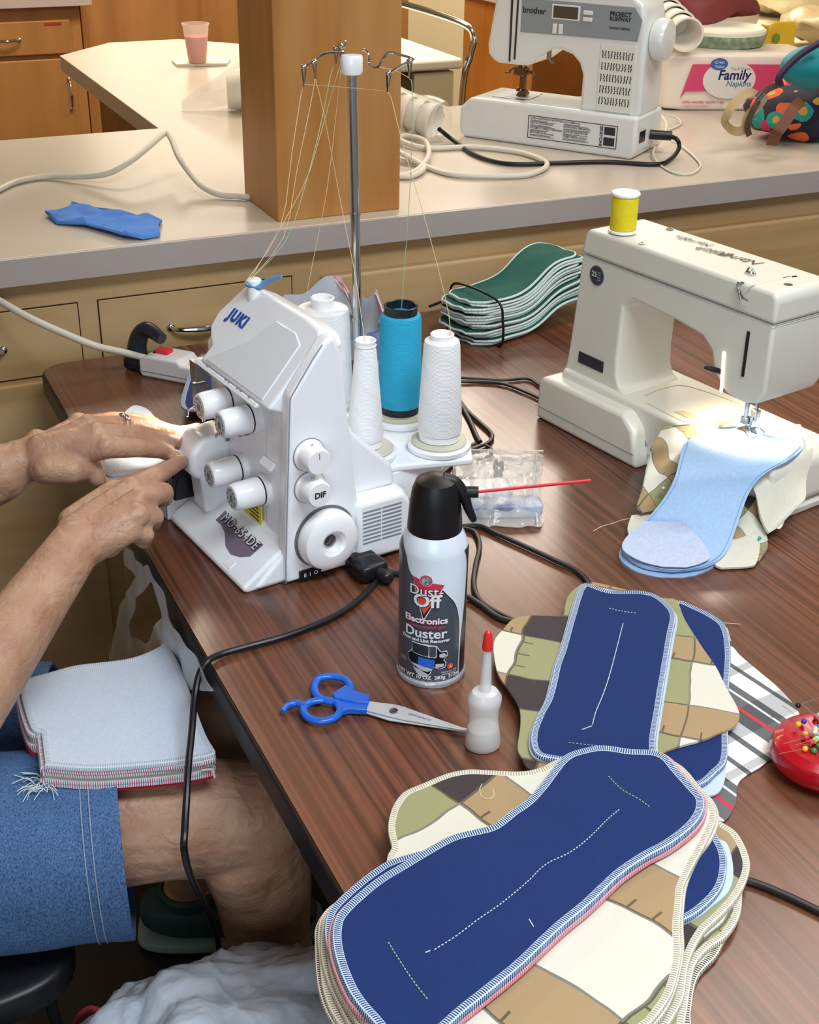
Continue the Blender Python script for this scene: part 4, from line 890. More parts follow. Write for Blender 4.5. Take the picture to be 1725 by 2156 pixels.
mo('blade', prism([(TT(*p).x, TT(*p).y) for p in ((772, 1484), (830, 1497), (990, 1536), (984, 1541), (900, 1529), (820, 1517), (772, 1502))], 'z', TZ+.0032, TZ+.0046), M_blade, sc, world=True, bevel=.0004)
mo('pivot_screw', lathe([(.0042, 0), (.0042, .0014), (.003, .0018), (.001, .0018)], 20, Matrix.Translation(TT(829, 1498, .0064))), M_steel, sc, world=True)
text('lettering', 'DURASHARP', .0042, M_steel, sc, wmat(sc).inverted() @ frame(TT(884, 1509, .0068), TT(840, 1500)-TT(900, 1518), TT(884, 1520)-TT(884, 1505)), 0)

# ------------------------------------------------------------------ dropper bottle
bo0 = at(1016, 1568, TZ); bo = thing('dropper_bottle', bo0, 0, 'small clear squeeze bottle with long nozzle and red tip, in front of the duster can', 'bottle')
M_ldpe = mat('milky_plastic', '#f3f4f6', .3, alpha=.6, coat=.2, spec=.6)
mo('bottle_body', lathe([(.0145, 0), (.0168, .0015), (.0172, .006), (.0160, .016), (.0135, .030), (.0142, .042), (.0160, .050), (.0158, .056), (.0120, .0615), (.0062, .063), (.001, .0632)], 40, sx=1.0, sy=.92), M_ldpe, bo)
mo('liquid', lathe([(.0135, .0012), (.0160, .003), (.0163, .007), (.0150, .018), (.0147, .021), (.001, .0211)], 40, sx=1.0, sy=.92), mat('oil_pale', '#d6cbbd', .3), bo, label='pale oil in the bottom of the bottle')
mo('nozzle', lathe([(.0058, .062), (.0052, .075), (.0036, .112), (.001, .1125)], 28), M_ldpe, bo)
mo('red_tip', lathe([(.0048, .108), (.0050, .110), (.0040, .122), (.0028, .1265), (.001, .128)], 28), mat('tip_red', '#ea2f2a', .35), bo)

# ------------------------------------------------------------------ magnetic pin cushion with pins
pc0 = at(1741, 1618, TZ); pc = thing('pin_cushion', (pc0.x, pc0.y, TZ), math.radians(-20), 'glossy red oval magnetic pin holder at the right edge', 'pin holder')
mo('dish', lathe([(.036, 0), (.046, .003), (.0535, .012), (.055, .020), (.052, .028), (.044, .033), (.034, .0325), (.020, .0295), (.001, .0285)], 64, sx=1.0, sy=.92), mat('dish_red', '#b00219', .25, coat=.35), pc)
rp_ = random.Random(11); pcw = wmat(pc)
pcol = [mat('pin_'+n, c, .25) for n, c in (('yellow', '#f0b72e'), ('mint', '#9fdcb8'), ('blue', '#2a9ac6'), ('green', '#1f9a55'), ('violet', '#4a35b5'), ('white', '#eef0e6'), ('pink', '#e0345a'), ('black', '#2a1520'), ('cream', '#e6d9a2'))]
M_pin = mat('pin_steel', '#d6cfc0', .2, .9)
for k in range(46):
    cx_, cy_ = rp_.gauss(-.010, .011), rp_.gauss(.002, .013); a = rp_.uniform(0, 2*PI); zz = .0325+rp_.uniform(0, .007)
    p = pcw @ Vector((cx_, cy_, zz)); q = p+Vector((math.cos(a)*.026, math.sin(a)*.026, rp_.uniform(-.002, .004)))
    names = ['yellow', 'mint', 'blue', 'green', 'violet', 'white', 'pink', 'black', 'cream']; ci = rp_.randrange(9) if k > 8 else k
    t = thing('dressmaking_pin', p, 0, f'{names[ci]} headed dressmaking pin lying on the red magnetic holder', 'pin', f'{names[ci]} headed pins on the red holder')
    mo('pin_head', ell((0, 0, 0), .0027, .0027, .0027, 14, 8), pcol[ci], t); mo('pin_shaft', tube([Vector((0, 0, 0)), q-p], .0003, 5), M_pin, t)
# ------------------------------------------------------------------ cream sewing machine
cm = thing('sewing_machine', (.924, 1.49, TZ), math.radians(-80), 'old cream sewing machine with yellow thread spool and lit needle area, at the right', 'sewing machine')
CW = wmat(cm); CI = CW.inverted()
def lc(px, py, ax, val):
    e = Vector((ax == 'x', ax == 'y', ax == 'z')); o = CW @ (e*val); n = CW.to_3x3() @ e; d = ray(px, py)
    return CI @ (CAM + d*((o-CAM).dot(n)/d.dot(n)))
mo('base', prism([(-.024, .0), (-.024, .058), (-.014, .067), (.150, .070), (.172, .052), (.186, .0)], 'y', 0, .165), M_cream2, cm, bevel=.008, seg=5)
mo('base_seam', tube([(-.024, -.0003, .020), (.178, -.0003, .020)], .0006, 6, smooth=False), M_crack, cm)
mo('free_arm', prism([(.0, .012), (.0, .080), (.386, .080), (.392, .07), (.392, .022), (.380, .012)], 'y', .022, .155), M_cream2, cm, bevel=.010, seg=5)
mo('base_foot', prism([(.33, 0), (.39, 0), (.392, .012), (.33, .012)], 'y', .04, .15), M_cream2, cm, bevel=.003)
0 and mo('bed_fillet', prism([(-.012, .064), (-.004, .074), (.0005, .092), (.003, .125), (.0995, .125), (.1005, .100), (.107, .088), (.122, .0805), (.122, .064)], 'y', .024, .140), M_cream, cm, bevel=.006, seg=3)
cp_ = [(-.012, .066), (-.005, .074), (.0, .088), (.003, .112), (.007, .15), (.016, .249), (.352, .249), (.354, .165), (.345, .147), (.325, .141), (.295, .143), (.270, .165), (.262, .190), (.245, .203), (.20, .209), (.12, .214), (.102, .200), (.100, .125), (.102, .100), (.109, .086), (.124, .079), (.124, .066)]
mo('column_and_head', prism(cp_, 'y', .030, .135), M_cream, cm, bevel=.012, seg=5)
mo('top_lid', prism([(.013, .2495), (.018, .278), (.026, .286), (.346, .288), (.353, .280), (.353, .2495)], 'y', .0295, .130), M_cream, cm, bevel=.006, seg=4)
mo('lid_seam', tube([(.012, .0293, .2495), (.354, .0293, .2495), (.3545, .13, .2495)], .0007, 6, smooth=False), M_crack, cm)
mo('column_shoulder', ell((.055, .08, .105), .055, .052, .075, 32, 18), M_cream, cm) if False else None
# badge and label
bc = lc(1258, 580, 'y', .0298)
mo('round_badge', lathe([(.0125, -.002), (.0125, .001), (.001, .001)], 40, Matrix.Translation(bc) @ Matrix.Rotation(PI/2, 4, 'X')), mat('badge_dark', '#343a42', .3), cm, label='dark round badge')
mo('badge_rim', lathe([(.0135, -.002), (.0135, .0014), (.0122, .0014), (.0122, -.002)], 40, Matrix.Translation(bc) @ Matrix.Rotation(PI/2, 4, 'X')), M_steel, cm)
text('lettering', '25', .010, M_canw, cm, frame(bc+Vector((-.0045, -.0014, .001)), (1, 0, 0), (0, 0, 1)), .0002)
for k in range(4): text('lettering', 'YEAR WARRANTY'[k*3:k*3+4], .0026, M_canw, cm, frame(bc+Vector((.005, -.0014, .005-k*.0035)), (1, 0, 0), (0, 0, 1)))
bl0 = lc(1245, 762, 'y', .0298)
mo('black_label', box(bl0.x-.025, bl0.x+.025, .0285, .0305, bl0.z-.008, bl0.z+.008), mat('label_black', '#2e323a', .35), cm, smooth=False, label='black rectangular plate')
text('lettering', 'GREIST', .007, M_black, cm, frame((bl0.x, .0284, bl0.z), (1, 0, 0), (0, 0, 1)), .0001) if False else None
# thread guides, holes, handwriting on the lid
def topm(px, py, z=.2875): return lc(px, py, 'z', z)
for (px, py) in ((1352, 512), (1411, 482)):
    q = topm(px, py); mo('lid_screw', lathe([(.005, 0), (.005, .0008), (.0022, .0008), (.002, -.001), (.001, -.001)], 20, Matrix.Translation(q)), M_crack if px > 1400 else M_cream2, cm)
    mo('screw_hole', lathe([(.0018, 0), (.0018, .0011), (.0005, .0011)], 14, Matrix.Translation(q)), M_dark, cm)
q = topm(1660, 600); mo('lid_screw', lathe([(.0055, -.001), (.0055, .0006), (.001, .0006)], 20, Matrix.Translation(q)), M_steel, cm)
M_ink = mat('marker_ink', '#4a3c26', .6)
for s_, px, py, sz in (('Nancy', 1560, 545, .0235), ('Edith', 1508, 530, .0235), ('Marion', 1468, 509, .0165), ('WA.', 1442, 500, .013)):
    q = topm(px, py, .2884); text('lettering', s_, sz, M_ink, cm, frame(q, (-1, -.25, 0), (.25, -1, 0)), .0, shear=.5, sx=1.05)
q = topm(1580, 578); mo('thread_guide', join(box(q.x-.006, q.x+.006, q.y-.004, q.y+.004, .287, .290), tube([q+Vector((-.004, -.003, .002)), q+Vector((-.002, 0, .008)), q+Vector((.004, .003, .003))], .0013, 8), tube([q+Vector((.004, -.004, .002)), q+Vector((.002, 0, .006)), q+Vector((-.003, .005, .003))], .0011, 8)), M_chrome, cm, bevel=.0006)
q = lc(1560, 610, 'y', .027); mo('thread_guide', join(tube([q+Vector((0, .006, .006)), q+Vector((-.003, -.002, .008)), q+Vector((0, -.004, .0)), q+Vector((.006, -.004, -.010))], .0017, 8), tube([q+Vector((.0, -.002, -.0)), q+Vector((.010, -.006, -.006)), q+Vector((.018, -.006, -.008))], .0015, 8)), M_chrome, cm)
a_, b_ = lc(1572, 603, 'z', .2882), lc(1672, 582, 'z', .2882)
mo('lid_slot', tube([a_, (a_+b_)/2+Vector((0, .004, 0)), b_], .0008, 6), M_cream2, cm); mo('slot_shadow', tube([lc(1650, 585, 'z', .288), lc(1678, 582, 'z', .288)], .0011, 6), M_dark, cm)
# thread take-up slot, lamp slot, presser lever
a_, b_ = lc(1577, 698, 'y', .0293), lc(1564, 792, 'y', .0293)
mo('take_up_slot', tube([a_, b_], .0022, 8, smooth=False), M_black, cm, label='dark take-up lever slot')
a_, b_ = lc(1525, 742, 'y', .0297), lc(1519, 825, 'y', .0297)
mo('lamp_window', tube([a_, b_], .0020, 8, smooth=False), mat('lamp_glow', '#fff0d8', .4, emis=('#ffe2b8', 4)), cm, label='glowing lamp slot')
q = lc(1505, 779, 'y', .028); mo('presser_lever', join(tube([q+Vector((.008, .004, 0)), q, q+Vector((-.010, -.008, .002))], [.004, .0038, .0018], 12)), M_black, cm)
nx, ny = .305, .062
mo('needle_bar', join(cyl((nx, ny, .150), (nx, ny, .102), .003), cyl((nx+.012, ny+.004, .150), (nx+.012, ny+.004, .105), .0022), cyl((nx, ny, .105), (nx, ny, .083), .0006), box(nx-.005, nx+.005, ny-.004, ny+.006, .099, .108), box(nx+.008, nx+.018, ny-.002, ny+.006, .112, .122)), M_chrome, cm, bevel=.0005)
mo('presser_foot', join(box(nx-.008, nx+.008, ny-.006, ny+.014, .0885, .0905), tube([(nx+.004, ny-.004, .092), (nx+.018, ny-.012, .098), (nx+.022, ny-.002, .093)], .0012, 8), tube([(nx+.004, ny+.004, .092), (nx+.020, ny+.002, .1), (nx+.026, ny+.008, .094)], .0012, 8), cyl((nx+.006, ny+.002, .09), (nx+.008, ny+.003, .11), .002)), M_chrome, cm, bevel=.0004)
g = join(*[xf(([(0, 0, 0), (.03, 0, 0), (.034, .012, 0), (.02, .016, 0), (.004, .012, 0), (0, 0, -.0004), (.03, 0, -.0004), (.034, .012, -.0004), (.02, .016, -.0004), (.004, .012, -.0004)], [(0, 1, 2, 3, 4), (9, 8, 7, 6, 5)]+[(i, (i+1) % 5, 5+(i+1) % 5, 5+i) for i in range(5)]), Matrix.Translation((.20, .045, .0808)))])
mo('tape_residue', g, mat('tape_tan', '#cdc09a', .7), cm, smooth=False)
mo('bed_plate_line', tube([(.14, .05, .0803), (.135, .09, .0803), (.15, .125, .0803), (.25, .13, .0803), (.25, .04, .0803), (.16, .035, .0803)], .0005, 6), mat('line_beige', '#bdb597', .6), cm)
mo('base_notch', prism([(lc(1345, 958, 'y', .0215).x, .03), (lc(1345, 958, 'y', .0215).x+.014, .03), (lc(1345, 958, 'y', .0215).x+.001, .044)], 'y', .0205, .0225), M_crack, cm, smooth=False)
spot('machine_lamp', CW @ Vector((nx-.004, ny-.006, .146)), CW @ Vector((nx, ny+.002, .08)), 14, 140, r=.012, col=(1, .80, .60))
# yellow spool
q = CW @ lc(1311, 488, 'z', .288); spl = thing('thread_spool', q, 0, 'yellow sewing thread spool with white ends standing on the cream sewing machine', 'thread spool')
mo('spool', lathe([(.0185, 0), (.0192, .0012), (.0188, .003), (.016, .004), (.001, .004)], 40), M_white2, spl, label='white spool end'); mo('spool', lathe([(.016, .0485), (.0188, .049), (.0192, .0515), (.0182, .0530), (.010, .0530), (.004, .0524), (.001, .0524)], 40), M_white2, spl, label='white spool end')
mo('yellow_thread', lathe([(.014, .003), (.0172, .0045), (.0176, .008), (.0174, .045), (.0168, .0485), (.014, .049)], 40), fibre('spool_yellow', '#ecd81e'), spl)
mo('loose_thread', tube([q+Vector((.017, -.004, .042)), CW @ topm(1420, 477, .300), CW @ topm(1560, 560, .292), CW @ lc(1572, 605, 'y', .025)], .0004, 5), M_thr, spl)

# ------------------------------------------------------------------ cloth materials
def fabric(name, c, c2=None, amt=.12, sc=260, b=.35, rough=.92): return mat(name, c, rough, noise_=(sc, 2, amt) if not c2 else (sc, 2, amt), bump=(sc*2.2, b, .0008), col2=c2, sheen=.04)
M_nav = fabric('navy_knit', '#082a66', amt=.16, sc=420)
M_lblue = fabric('light_blue_flannel', '#a9c8ea', amt=.10)
M_lb2 = fabric('pale_flannel', '#c6d6ea', amt=.06)
M_pale = fabric('pale_blue_cotton', '#c5cfdd', amt=.08)
M_creamf = fabric('cream_fleece', '#dedac9', amt=.07)
M_teal = fabric('teal_fabric_dark', '#1f5f55', amt=.2)
M_denim = mat('denim', '#203f6c', .9, noise_=(800, 5, .5, (1, 1, .35)), bump=(900, .6, .0006), col2='#5f82ad')
def overlock(name, cthread, cbase, period=.0021, duty=.45):
    m = mat(name, cbase, .85); N, L = nodes(m); b = N['Principled BSDF']; uv = N.new('ShaderNodeUVMap'); s = N.new('ShaderNodeSeparateXYZ'); L.new(uv.outputs[0], s.inputs[0])
    n = N.new('ShaderNodeTexNoise'); n.inputs['Scale'].default_value = 300; L.new(uv.outputs[0], n.inputs[0])
    u = math_(N, L, 'ADD', math_(N, L, 'DIVIDE', s.outputs[0], period), math_(N, L, 'MULTIPLY', n.outputs[0], .5))
    v = s.outputs[1]; f = math_(N, L, 'FRACT', math_(N, L, 'ADD', u, math_(N, L, 'MULTIPLY', v, .4)))
    st = math_(N, L, 'LESS_THAN', f, duty); ed = math_(N, L, 'GREATER_THAN', v, .93); e2 = math_(N, L, 'COMPARE', v, .55, .06)
    k = math_(N, L, 'MAXIMUM', st, math_(N, L, 'MAXIMUM', ed, e2)); L.new(mixc(N, L, k, lin(cbase), lin(cthread)), b.inputs['Base Color'])
    bp = N.new('ShaderNodeBump'); bp.inputs['Distance'].default_value = .0006; bp.inputs['Strength'].default_value = .6; L.new(k, bp.inputs['Height']); L.new(bp.outputs[0], b.inputs['Normal']); return m
M_ovn = overlock('overlock_white_on_navy', '#c9d8ea', '#1d3a70'); M_ovc = overlock('overlock_cream', '#ebe3d0', '#9b8f7c', .0023, .6)
M_ovp = overlock('overlock_pink', '#eeb0b8', '#cf5f70', .0022, .55); M_ovd = overlock('overlock_cream_on_dark', '#e4dcca', '#3c3434', .0022, .5); M_ovt = overlock('overlock_pale_on_teal', '#e4f0ed', '#6d9c94', .0022, .78)
def patchwork(name):
    m = mat(name, '#e6e0cf', .95, sheen=.2); N, L = nodes(m); b = N['Principled BSDF']; uv = N.new('ShaderNodeUVMap')
    tc = N.new('ShaderNodeTexCoord'); n = N.new('ShaderNodeTexNoise'); n.inputs['Scale'].default_value = 1.4; L.new(uv.outputs[0], n.inputs[0])
    va = N.new('ShaderNodeVectorMath'); va.operation = 'MULTIPLY_ADD'; L.new(n.outputs['Color'], va.inputs[0]); va.inputs[1].default_value = (.22, .22, 0); L.new(uv.outputs[0], va.inputs[2])
    s = N.new('ShaderNodeSeparateXYZ'); L.new(va.outputs[0], s.inputs[0]); u, v = s.outputs[0], s.outputs[1]
    fu, fv = math_(N, L, 'FRACT', u), math_(N, L, 'FRACT', v); a = math_(N, L, 'GREATER_THAN', fu, .62); c = math_(N, L, 'GREATER_THAN', fv, .60)
    par = math_(N, L, 'GREATER_THAN', math_(N, L, 'FRACT', math_(N, L, 'MULTIPLY', math_(N, L, 'FLOOR', v), .5)), .25)
    col = mixc(N, L, a, lin('#dcd8c8'), lin('#a98f68')); row = mixc(N, L, a, lin('#98986c'), mixc(N, L, par, lin('#3a3133'), lin('#a98f68')) )
    col = mixc(N, L, c, col, row)
    def near(f, t): return math_(N, L, 'COMPARE', f, t, .012)
    du = math_(N, L, 'MAXIMUM', near(fu, .62), near(fu, .005)); dv = math_(N, L, 'MAXIMUM', near(fv, .60), near(fv, .005))
    tu = math_(N, L, 'MULTIPLY', math_(N, L, 'COMPARE', fu, .66, .05), math_(N, L, 'LESS_THAN', math_(N, L, 'FRACT', math_(N, L, 'MULTIPLY', v, 6)), .10))
    tv = math_(N, L, 'MULTIPLY', math_(N, L, 'COMPARE', fv, .64, .05), math_(N, L, 'LESS_THAN', math_(N, L, 'FRACT', math_(N, L, 'MULTIPLY', u, 6)), .10))
    k = math_(N, L, 'MAXIMUM', math_(N, L, 'MAXIMUM', du, dv), math_(N, L, 'MAXIMUM', tu, tv))
    L.new(mixc(N, L, math_(N, L, 'MULTIPLY', k, .75), col, lin('#3d3530')), b.inputs['Base Color'])
    n2 = N.new('ShaderNodeTexNoise'); n2.inputs['Scale'].default_value = 700; L.new(tc.outputs['Object'], n2.inputs[0]); bp = N.new('ShaderNodeBump'); bp.inputs['Strength'].default_value = .5; bp.inputs['Distance'].default_value = .001
    L.new(n2.outputs[0], bp.inputs['Height']); L.new(bp.outputs[0], b.inputs['Normal']); return m
M_patch = patchwork('patchwork_fleece')
def tartan(name):
    m = mat(name, '#e6e6e4', .92); N, L = nodes(m); b = N['Principled BSDF']; uv = N.new('ShaderNodeUVMap'); s = N.new('ShaderNodeSeparateXYZ'); L.new(uv.outputs[0], s.inputs[0]); u, v = s.outputs[0], s.outputs[1]
    fv, fu = math_(N, L, 'FRACT', v), math_(N, L, 'FRACT', u)
    def band(f, lo, hi): return math_(N, L, 'MULTIPLY', math_(N, L, 'GREATER_THAN', f, lo), math_(N, L, 'LESS_THAN', f, hi))
    dk = math_(N, L, 'MAXIMUM', band(fv, .12, .50), math_(N, L, 'MAXIMUM', band(fv, .64, .70), band(fv, .90, .95))); gy = math_(N, L, 'MAXIMUM', band(fu, .15, .45), band(fu, .7, .78))
    col = mixc(N, L, math_(N, L, 'MULTIPLY', gy, .45), lin('#e8e8e6'), lin('#5a5f66')); col = mixc(N, L, math_(N, L, 'MULTIPLY', dk, .85), col, lin('#2b2e34'))
    col = mixc(N, L, band(fv, .20, .225), col, lin('#e4e4e4')); col = mixc(N, L, band(fv, .33, .365), col, lin('#d8344a')); L.new(col, b.inputs['Base Color']); return m
M_tartan = tartan('tartan_plaid')

def hn(x, y): return .0016*noise.noise(Vector((x*9, y*9, 3.1)))+.0006*noise.noise(Vector((x*30, y*30, 8)))
P1px = [(1187, 1600), (1234, 1582), (1274, 1578), (1325, 1585), (1375, 1587), (1404, 1600), (1426, 1625), (1462, 1665), (1479, 1687), (1477, 1716), (1455, 1748), (1408, 1785), (1354, 1814), (1303, 1850), (1245, 1904), (1172, 1966), (1100, 2035), (1035, 2090), (972, 2139), (915, 2190), (865, 2216), (820, 2195), (787, 2156), (759, 2124), (734, 2086), (712, 2030), (703, 1983), (707, 1945), (721, 1923), (753, 1892), (797, 1857), (844, 1829), (906, 1792), (953, 1767), (1000, 1754), (1041, 1742), (1078, 1713), (1110, 1691), (1141, 1657)]
SUP = [Vector((at(x, y, .765).x, at(x, y, .765).y)) for x, y in P1px]
def hfor(z, sag=0, sup=SUP):
    def f(x, y):
        q = Vector((x, y)); h = z+hn(x, y)*(.4 if z < .75 else 1)
        if sag and not inside(q, sup): h = max(TZ+.0008+sag*.0001, h-min(segd(q, sup)*sag, z-TZ))
        return h
    return f
def pad(name, px, z, label, cat, m_top, m_edge, th=.0032, w=.0055, sag=0, uvf=None, group=None, stitches=(), sup=SUP, hf=None, sp=.010, step=4, cut=None, m_edge_label=None):
    hf = hf or hfor(z, sag, sup)
    ol = [(p.x, p.y) for p in crom([at(a, b, z) for a, b in px], step, True)]
    base = sum((Vector(p) for p in ol), Vector((0, 0)))/len(ol)
    t = thing(name, (base.x, base.y, z), 0, label, cat, group)
    g = sheet(ol, hf, th, sp); uv = [uvf(v) for v in g[0]] if uvf else None
    mo('fabric', g, m_top, t, world=True, uv=uv, angle=50)
    if m_edge:
        g, U_ = edge_band(ol, hf, th, w); mo('overlocked_edge', g, m_edge, t, world=True, uv=U_, angle=80, label=m_edge_label)
    for (pts, m_, dash) in stitches:
        P = resample([at(a, b, z+th+.0006) for a, b in crom([Vector((q[0], q[1], 0)) for q in pts], 6)] if False else crom([at(a, b, z+th) for a, b in pts], 6), .0017 if dash else .004, False)
        P = [Vector((p.x, p.y, hf(p.x, p.y)+th+.0005)) for p in P]
        if dash: g = join(*[tube([P[i], P[i+1]], .00045, 5, smooth=False) for i in range(0, len(P)-1)][::2]) if len(P) > 3 else tube(P, .0004, 5)
        else: g = tube(P, .00045, 5, smooth=False)
        mo('stitch_line', g, m_, t, world=True)
    return t
def uvframe(o, a, b, s, off=(0, 0)):
    """planar UV from three reference points of the print"""
    o, a, b = Vector(o), Vector(a)-Vector(o), Vector(b)-Vector(o); ea = a.normalized(); eb = Vector((0, 0, 1)).cross(ea)
    if eb.dot(b) < 0: eb = -eb
    return lambda v: ((v-o).dot(ea)/s+off[0], (v-o).dot(eb)/s+off[1])
# upper group of pads ------------------------------------------------
zt = lambda k: TZ+.0012+k*.0040
E_tart = [(1482, 1287), (1527, 1316), (1547, 1369), (1592, 1410), (1645, 1455), (1680, 1498), (1684, 1530), (1650, 1580), (1616, 1605), (1598, 1619), (1569, 1636), (1553, 1655), (1548, 1697), (1527, 1729), (1505, 1722), (1470, 1690), (1430, 1600), (1440, 1450), (1450, 1330)]
ua = at(1547, 1489); ub = at(1640, 1552)
pad('tartan_cloth', E_tart, zt(0), 'black, white and red tartan cloth left of the red pin holder', 'cloth', M_tartan, None, th=.0012, uvf=uvframe(ua, ub, at(1500, 1560), .115, (.1, .345)))
D_lb = [(1529, 1600), (1527, 1640), (1516, 1668), (1495, 1678), (1470, 1674), (1440, 1640), (1430, 1500), (1470, 1420), (1520, 1480)]
pad('flannel_backing', D_lb, zt(.8), 'pale blue flannel peeking out beneath the navy pad on the tartan cloth', 'cloth', M_lb2, None, th=.002)
SUP2 = None
C_nav = [(1429, 1271), (1461, 1283), (1502, 1304), (1527, 1328), (1536, 1382), (1532, 1455), (1530, 1537), (1528, 1605), (1505, 1633), (1478, 1655), (1430, 1660), (1385, 1600), (1375, 1450), (1385, 1330), (1400, 1282)]
pad('sewn_pad', C_nav, zt(1.6), 'navy pad partly hidden under the cream patchwork wing, beside the tartan cloth', 'pad', M_nav, M_ovn)
B_fl = [(1190, 1278), (1198, 1256), (1214, 1240), (1240, 1228), (1300, 1240), (1392, 1262), (1424, 1267), (1441, 1308), (1474, 1361), (1506, 1406), (1531, 1455), (1556, 1505), (1547, 1533), (1510, 1549), (1482, 1561), (1404, 1585), (1320, 1640), (1200, 1660), (1118, 1627), (1100, 1602), (1090, 1578), (1096, 1529), (1093, 1492), (1073, 1459), (1053, 1431), (1044, 1406), (1040, 1357), (1061, 1328), (1081, 1308), (1114, 1300), (1155, 1300), (1185, 1300)]
o_, a_, b_ = at(1106, 1417, zt(2.6)), at(1143, 1312, zt(2.6)), at(1170, 1430, zt(2.6))
pad('patchwork_pad', B_fl, zt(2.6), 'winged patchwork fleece piece directly under the upper navy pad', 'pad', M_patch, None, th=.0025, uvf=uvframe(o_, a_, b_, .125, (.0, .60)))
A_nav = [(1237, 1234), (1281, 1249), (1347, 1251), (1384, 1261), (1412, 1286), (1420, 1308), (1412, 1349), (1400, 1422), (1388, 1496), (1378, 1560), (1374, 1606), (1330, 1622), (1250, 1620), (1183, 1606), (1138, 1598), (1122, 1578), (1122, 1545), (1138, 1504), (1155, 1471), (1171, 1406), (1183, 1373), (1200, 1312), (1216, 1259), (1224, 1241)]
M_stw = mat('stitch_white', '#cdd8e2', .8); M_stg = mat('stitch_green', '#a9c98f', .8)
A2 = [(x+7 if x > 1270 else x-7, y+5) for x, y in A_nav]
pad('flannel_backing', A2, zt(3.4), 'white flannel backing just showing around the upper navy pad', 'cloth', M_pale, None, th=.0022)
pad('sewn_pad', A_nav, zt(4.1), 'upper navy pad with a wavering solid centre stitch, right of the dropper bottle', 'pad', M_nav, M_ovn, stitches=[([(1312, 1314), (1303, 1350), (1290, 1400), (1275, 1450), (1255, 1500), (1247, 1530)], M_stw, False), ([(1247, 1530), (1225, 1538)], M_stw, False), ([(1283, 1282), (1310, 1289), (1345, 1294)], M_stw, True), ([(1198, 1565), (1240, 1570), (1295, 1574)], M_stg, True)])
# big stack ----------------------------------------------------------
def shift(px, dx, dy): return [(x+dx, y+dy) for x, y in px]
cx_, cy_ = 1090, 1880
def grow(px, s, dx=0, dy=0): return [(cx_+(x-cx_)*s+dx, cy_+(y-cy_)*s+dy) for x, y in px]
botL = [(1300, 2195), (1150, 2240), (960, 2250), (800, 2225)]
F4 = [(1400, 1700), (1490, 1760), (1545, 1850), (1556, 1910), (1532, 1970), (1520, 1991), (1505, 2020), (1473, 2053), (1459, 2085), (1451, 2140), (1440, 2200)] + botL + [(730, 2190), (696, 2149), (676, 2100), (668, 2050), (666, 1990), (668, 1958), (690, 1925), (760, 1880), (900, 1800), (1100, 1720), (1300, 1680)]
pad('patchwork_pad', F4, TZ+.0015, 'lowest layer of the big stack, with dark stitched edge', 'pad', M_patch, M_ovd, sag=0, uvf=uvframe(at(1167, 2020), at(1321, 1882), at(1267, 2154), .11, (.4, .2)))
F3 = [(1400, 1690), (1500, 1750), (1555, 1840), (1559, 1893), (1553, 1937), (1527, 1977), (1491, 2002), (1462, 2035), (1450, 2085), (1440, 2150), (1420, 2200)] + botL + [(745, 2195), (702, 2140), (682, 2085), (676, 2030), (672, 1975), (682, 1932), (720, 1900), (800, 1850), (950, 1780), (1100, 1720), (1300, 1660)]
pad('patchwork_pad', F3, TZ+.0065, 'second lowest patchwork layer of the big stack with cream stitched edge', 'pad', M_patch, M_ovc, uvf=uvframe(at(1167, 2020), at(1321, 1882), at(1267, 2154), .10, (.0, .7)))
F2 = [(1400, 1680), (1470, 1700), (1513, 1734), (1546, 1756), (1567, 1792), (1576, 1828), (1567, 1864), (1549, 1897), (1517, 1933), (1480, 1969), (1455, 2013), (1444, 2049), (1437, 2103), (1419, 2140), (1380, 2190)] + botL + [(748, 2180), (712, 2115), (688, 2060), (678, 2010), (680, 1965), (688, 1935), (740, 1890), (820, 1845), (950, 1775), (1100, 1715), (1300, 1650)]
pad('patchwork_pad', F2, TZ+.0115, 'patchwork fleece layer bulging out to the right of the stack with tan stitched edge', 'pad', M_patch, M_ovc, uvf=uvframe(at(1167, 2020), at(1321, 1882), at(1267, 2154), .12, (.15, .1)))
LB = [(1440, 1740), (1512, 1768), (1533, 1783), (1544, 1835), (1535, 1879), (1500, 1912), (1462, 1940), (1400, 1955), (1300, 1900), (1350, 1780)]
pad('flannel_backing', LB, TZ+.0150, 'pale blue flannel under the small navy corner at the right of the big stack', 'cloth', M_lb2, None, th=.002)
N2 = [(1440, 1730), (1498, 1755), (1512, 1774), (1527, 1814), (1520, 1868), (1491, 1908), (1440, 1944), (1360, 1960), (1250, 1940), (1300, 1800)]
pad('sewn_pad', N2, TZ+.0175, 'navy pad end sticking out at the right of the big stack', 'pad', M_nav, M_ovn)
F1b = [(1180, 1612), (1300, 1590), (1420, 1612), (1478, 1668), (1506, 1700), (1514, 1735), (1497, 1778), (1473, 1812), (1449, 1866), (1441, 1910), (1438, 1960), (1440, 2010), (1432, 2060), (1420, 2100), (1395, 2140), (1350, 2185)] + botL + [(770, 2185), (722, 2110), (700, 2060), (690, 2000), (692, 1955), (705, 1925), (750, 1885), (850, 1825), (1000, 1760), (1100, 1690)]
pad('fleece_pad', [(x-3, y-3) if x > 1400 else (x, y) for x, y in F1b], TZ+.0200, 'plain cream fleece layer directly under the top patchwork layer of the stack', 'pad', M_creamf, M_ovc)
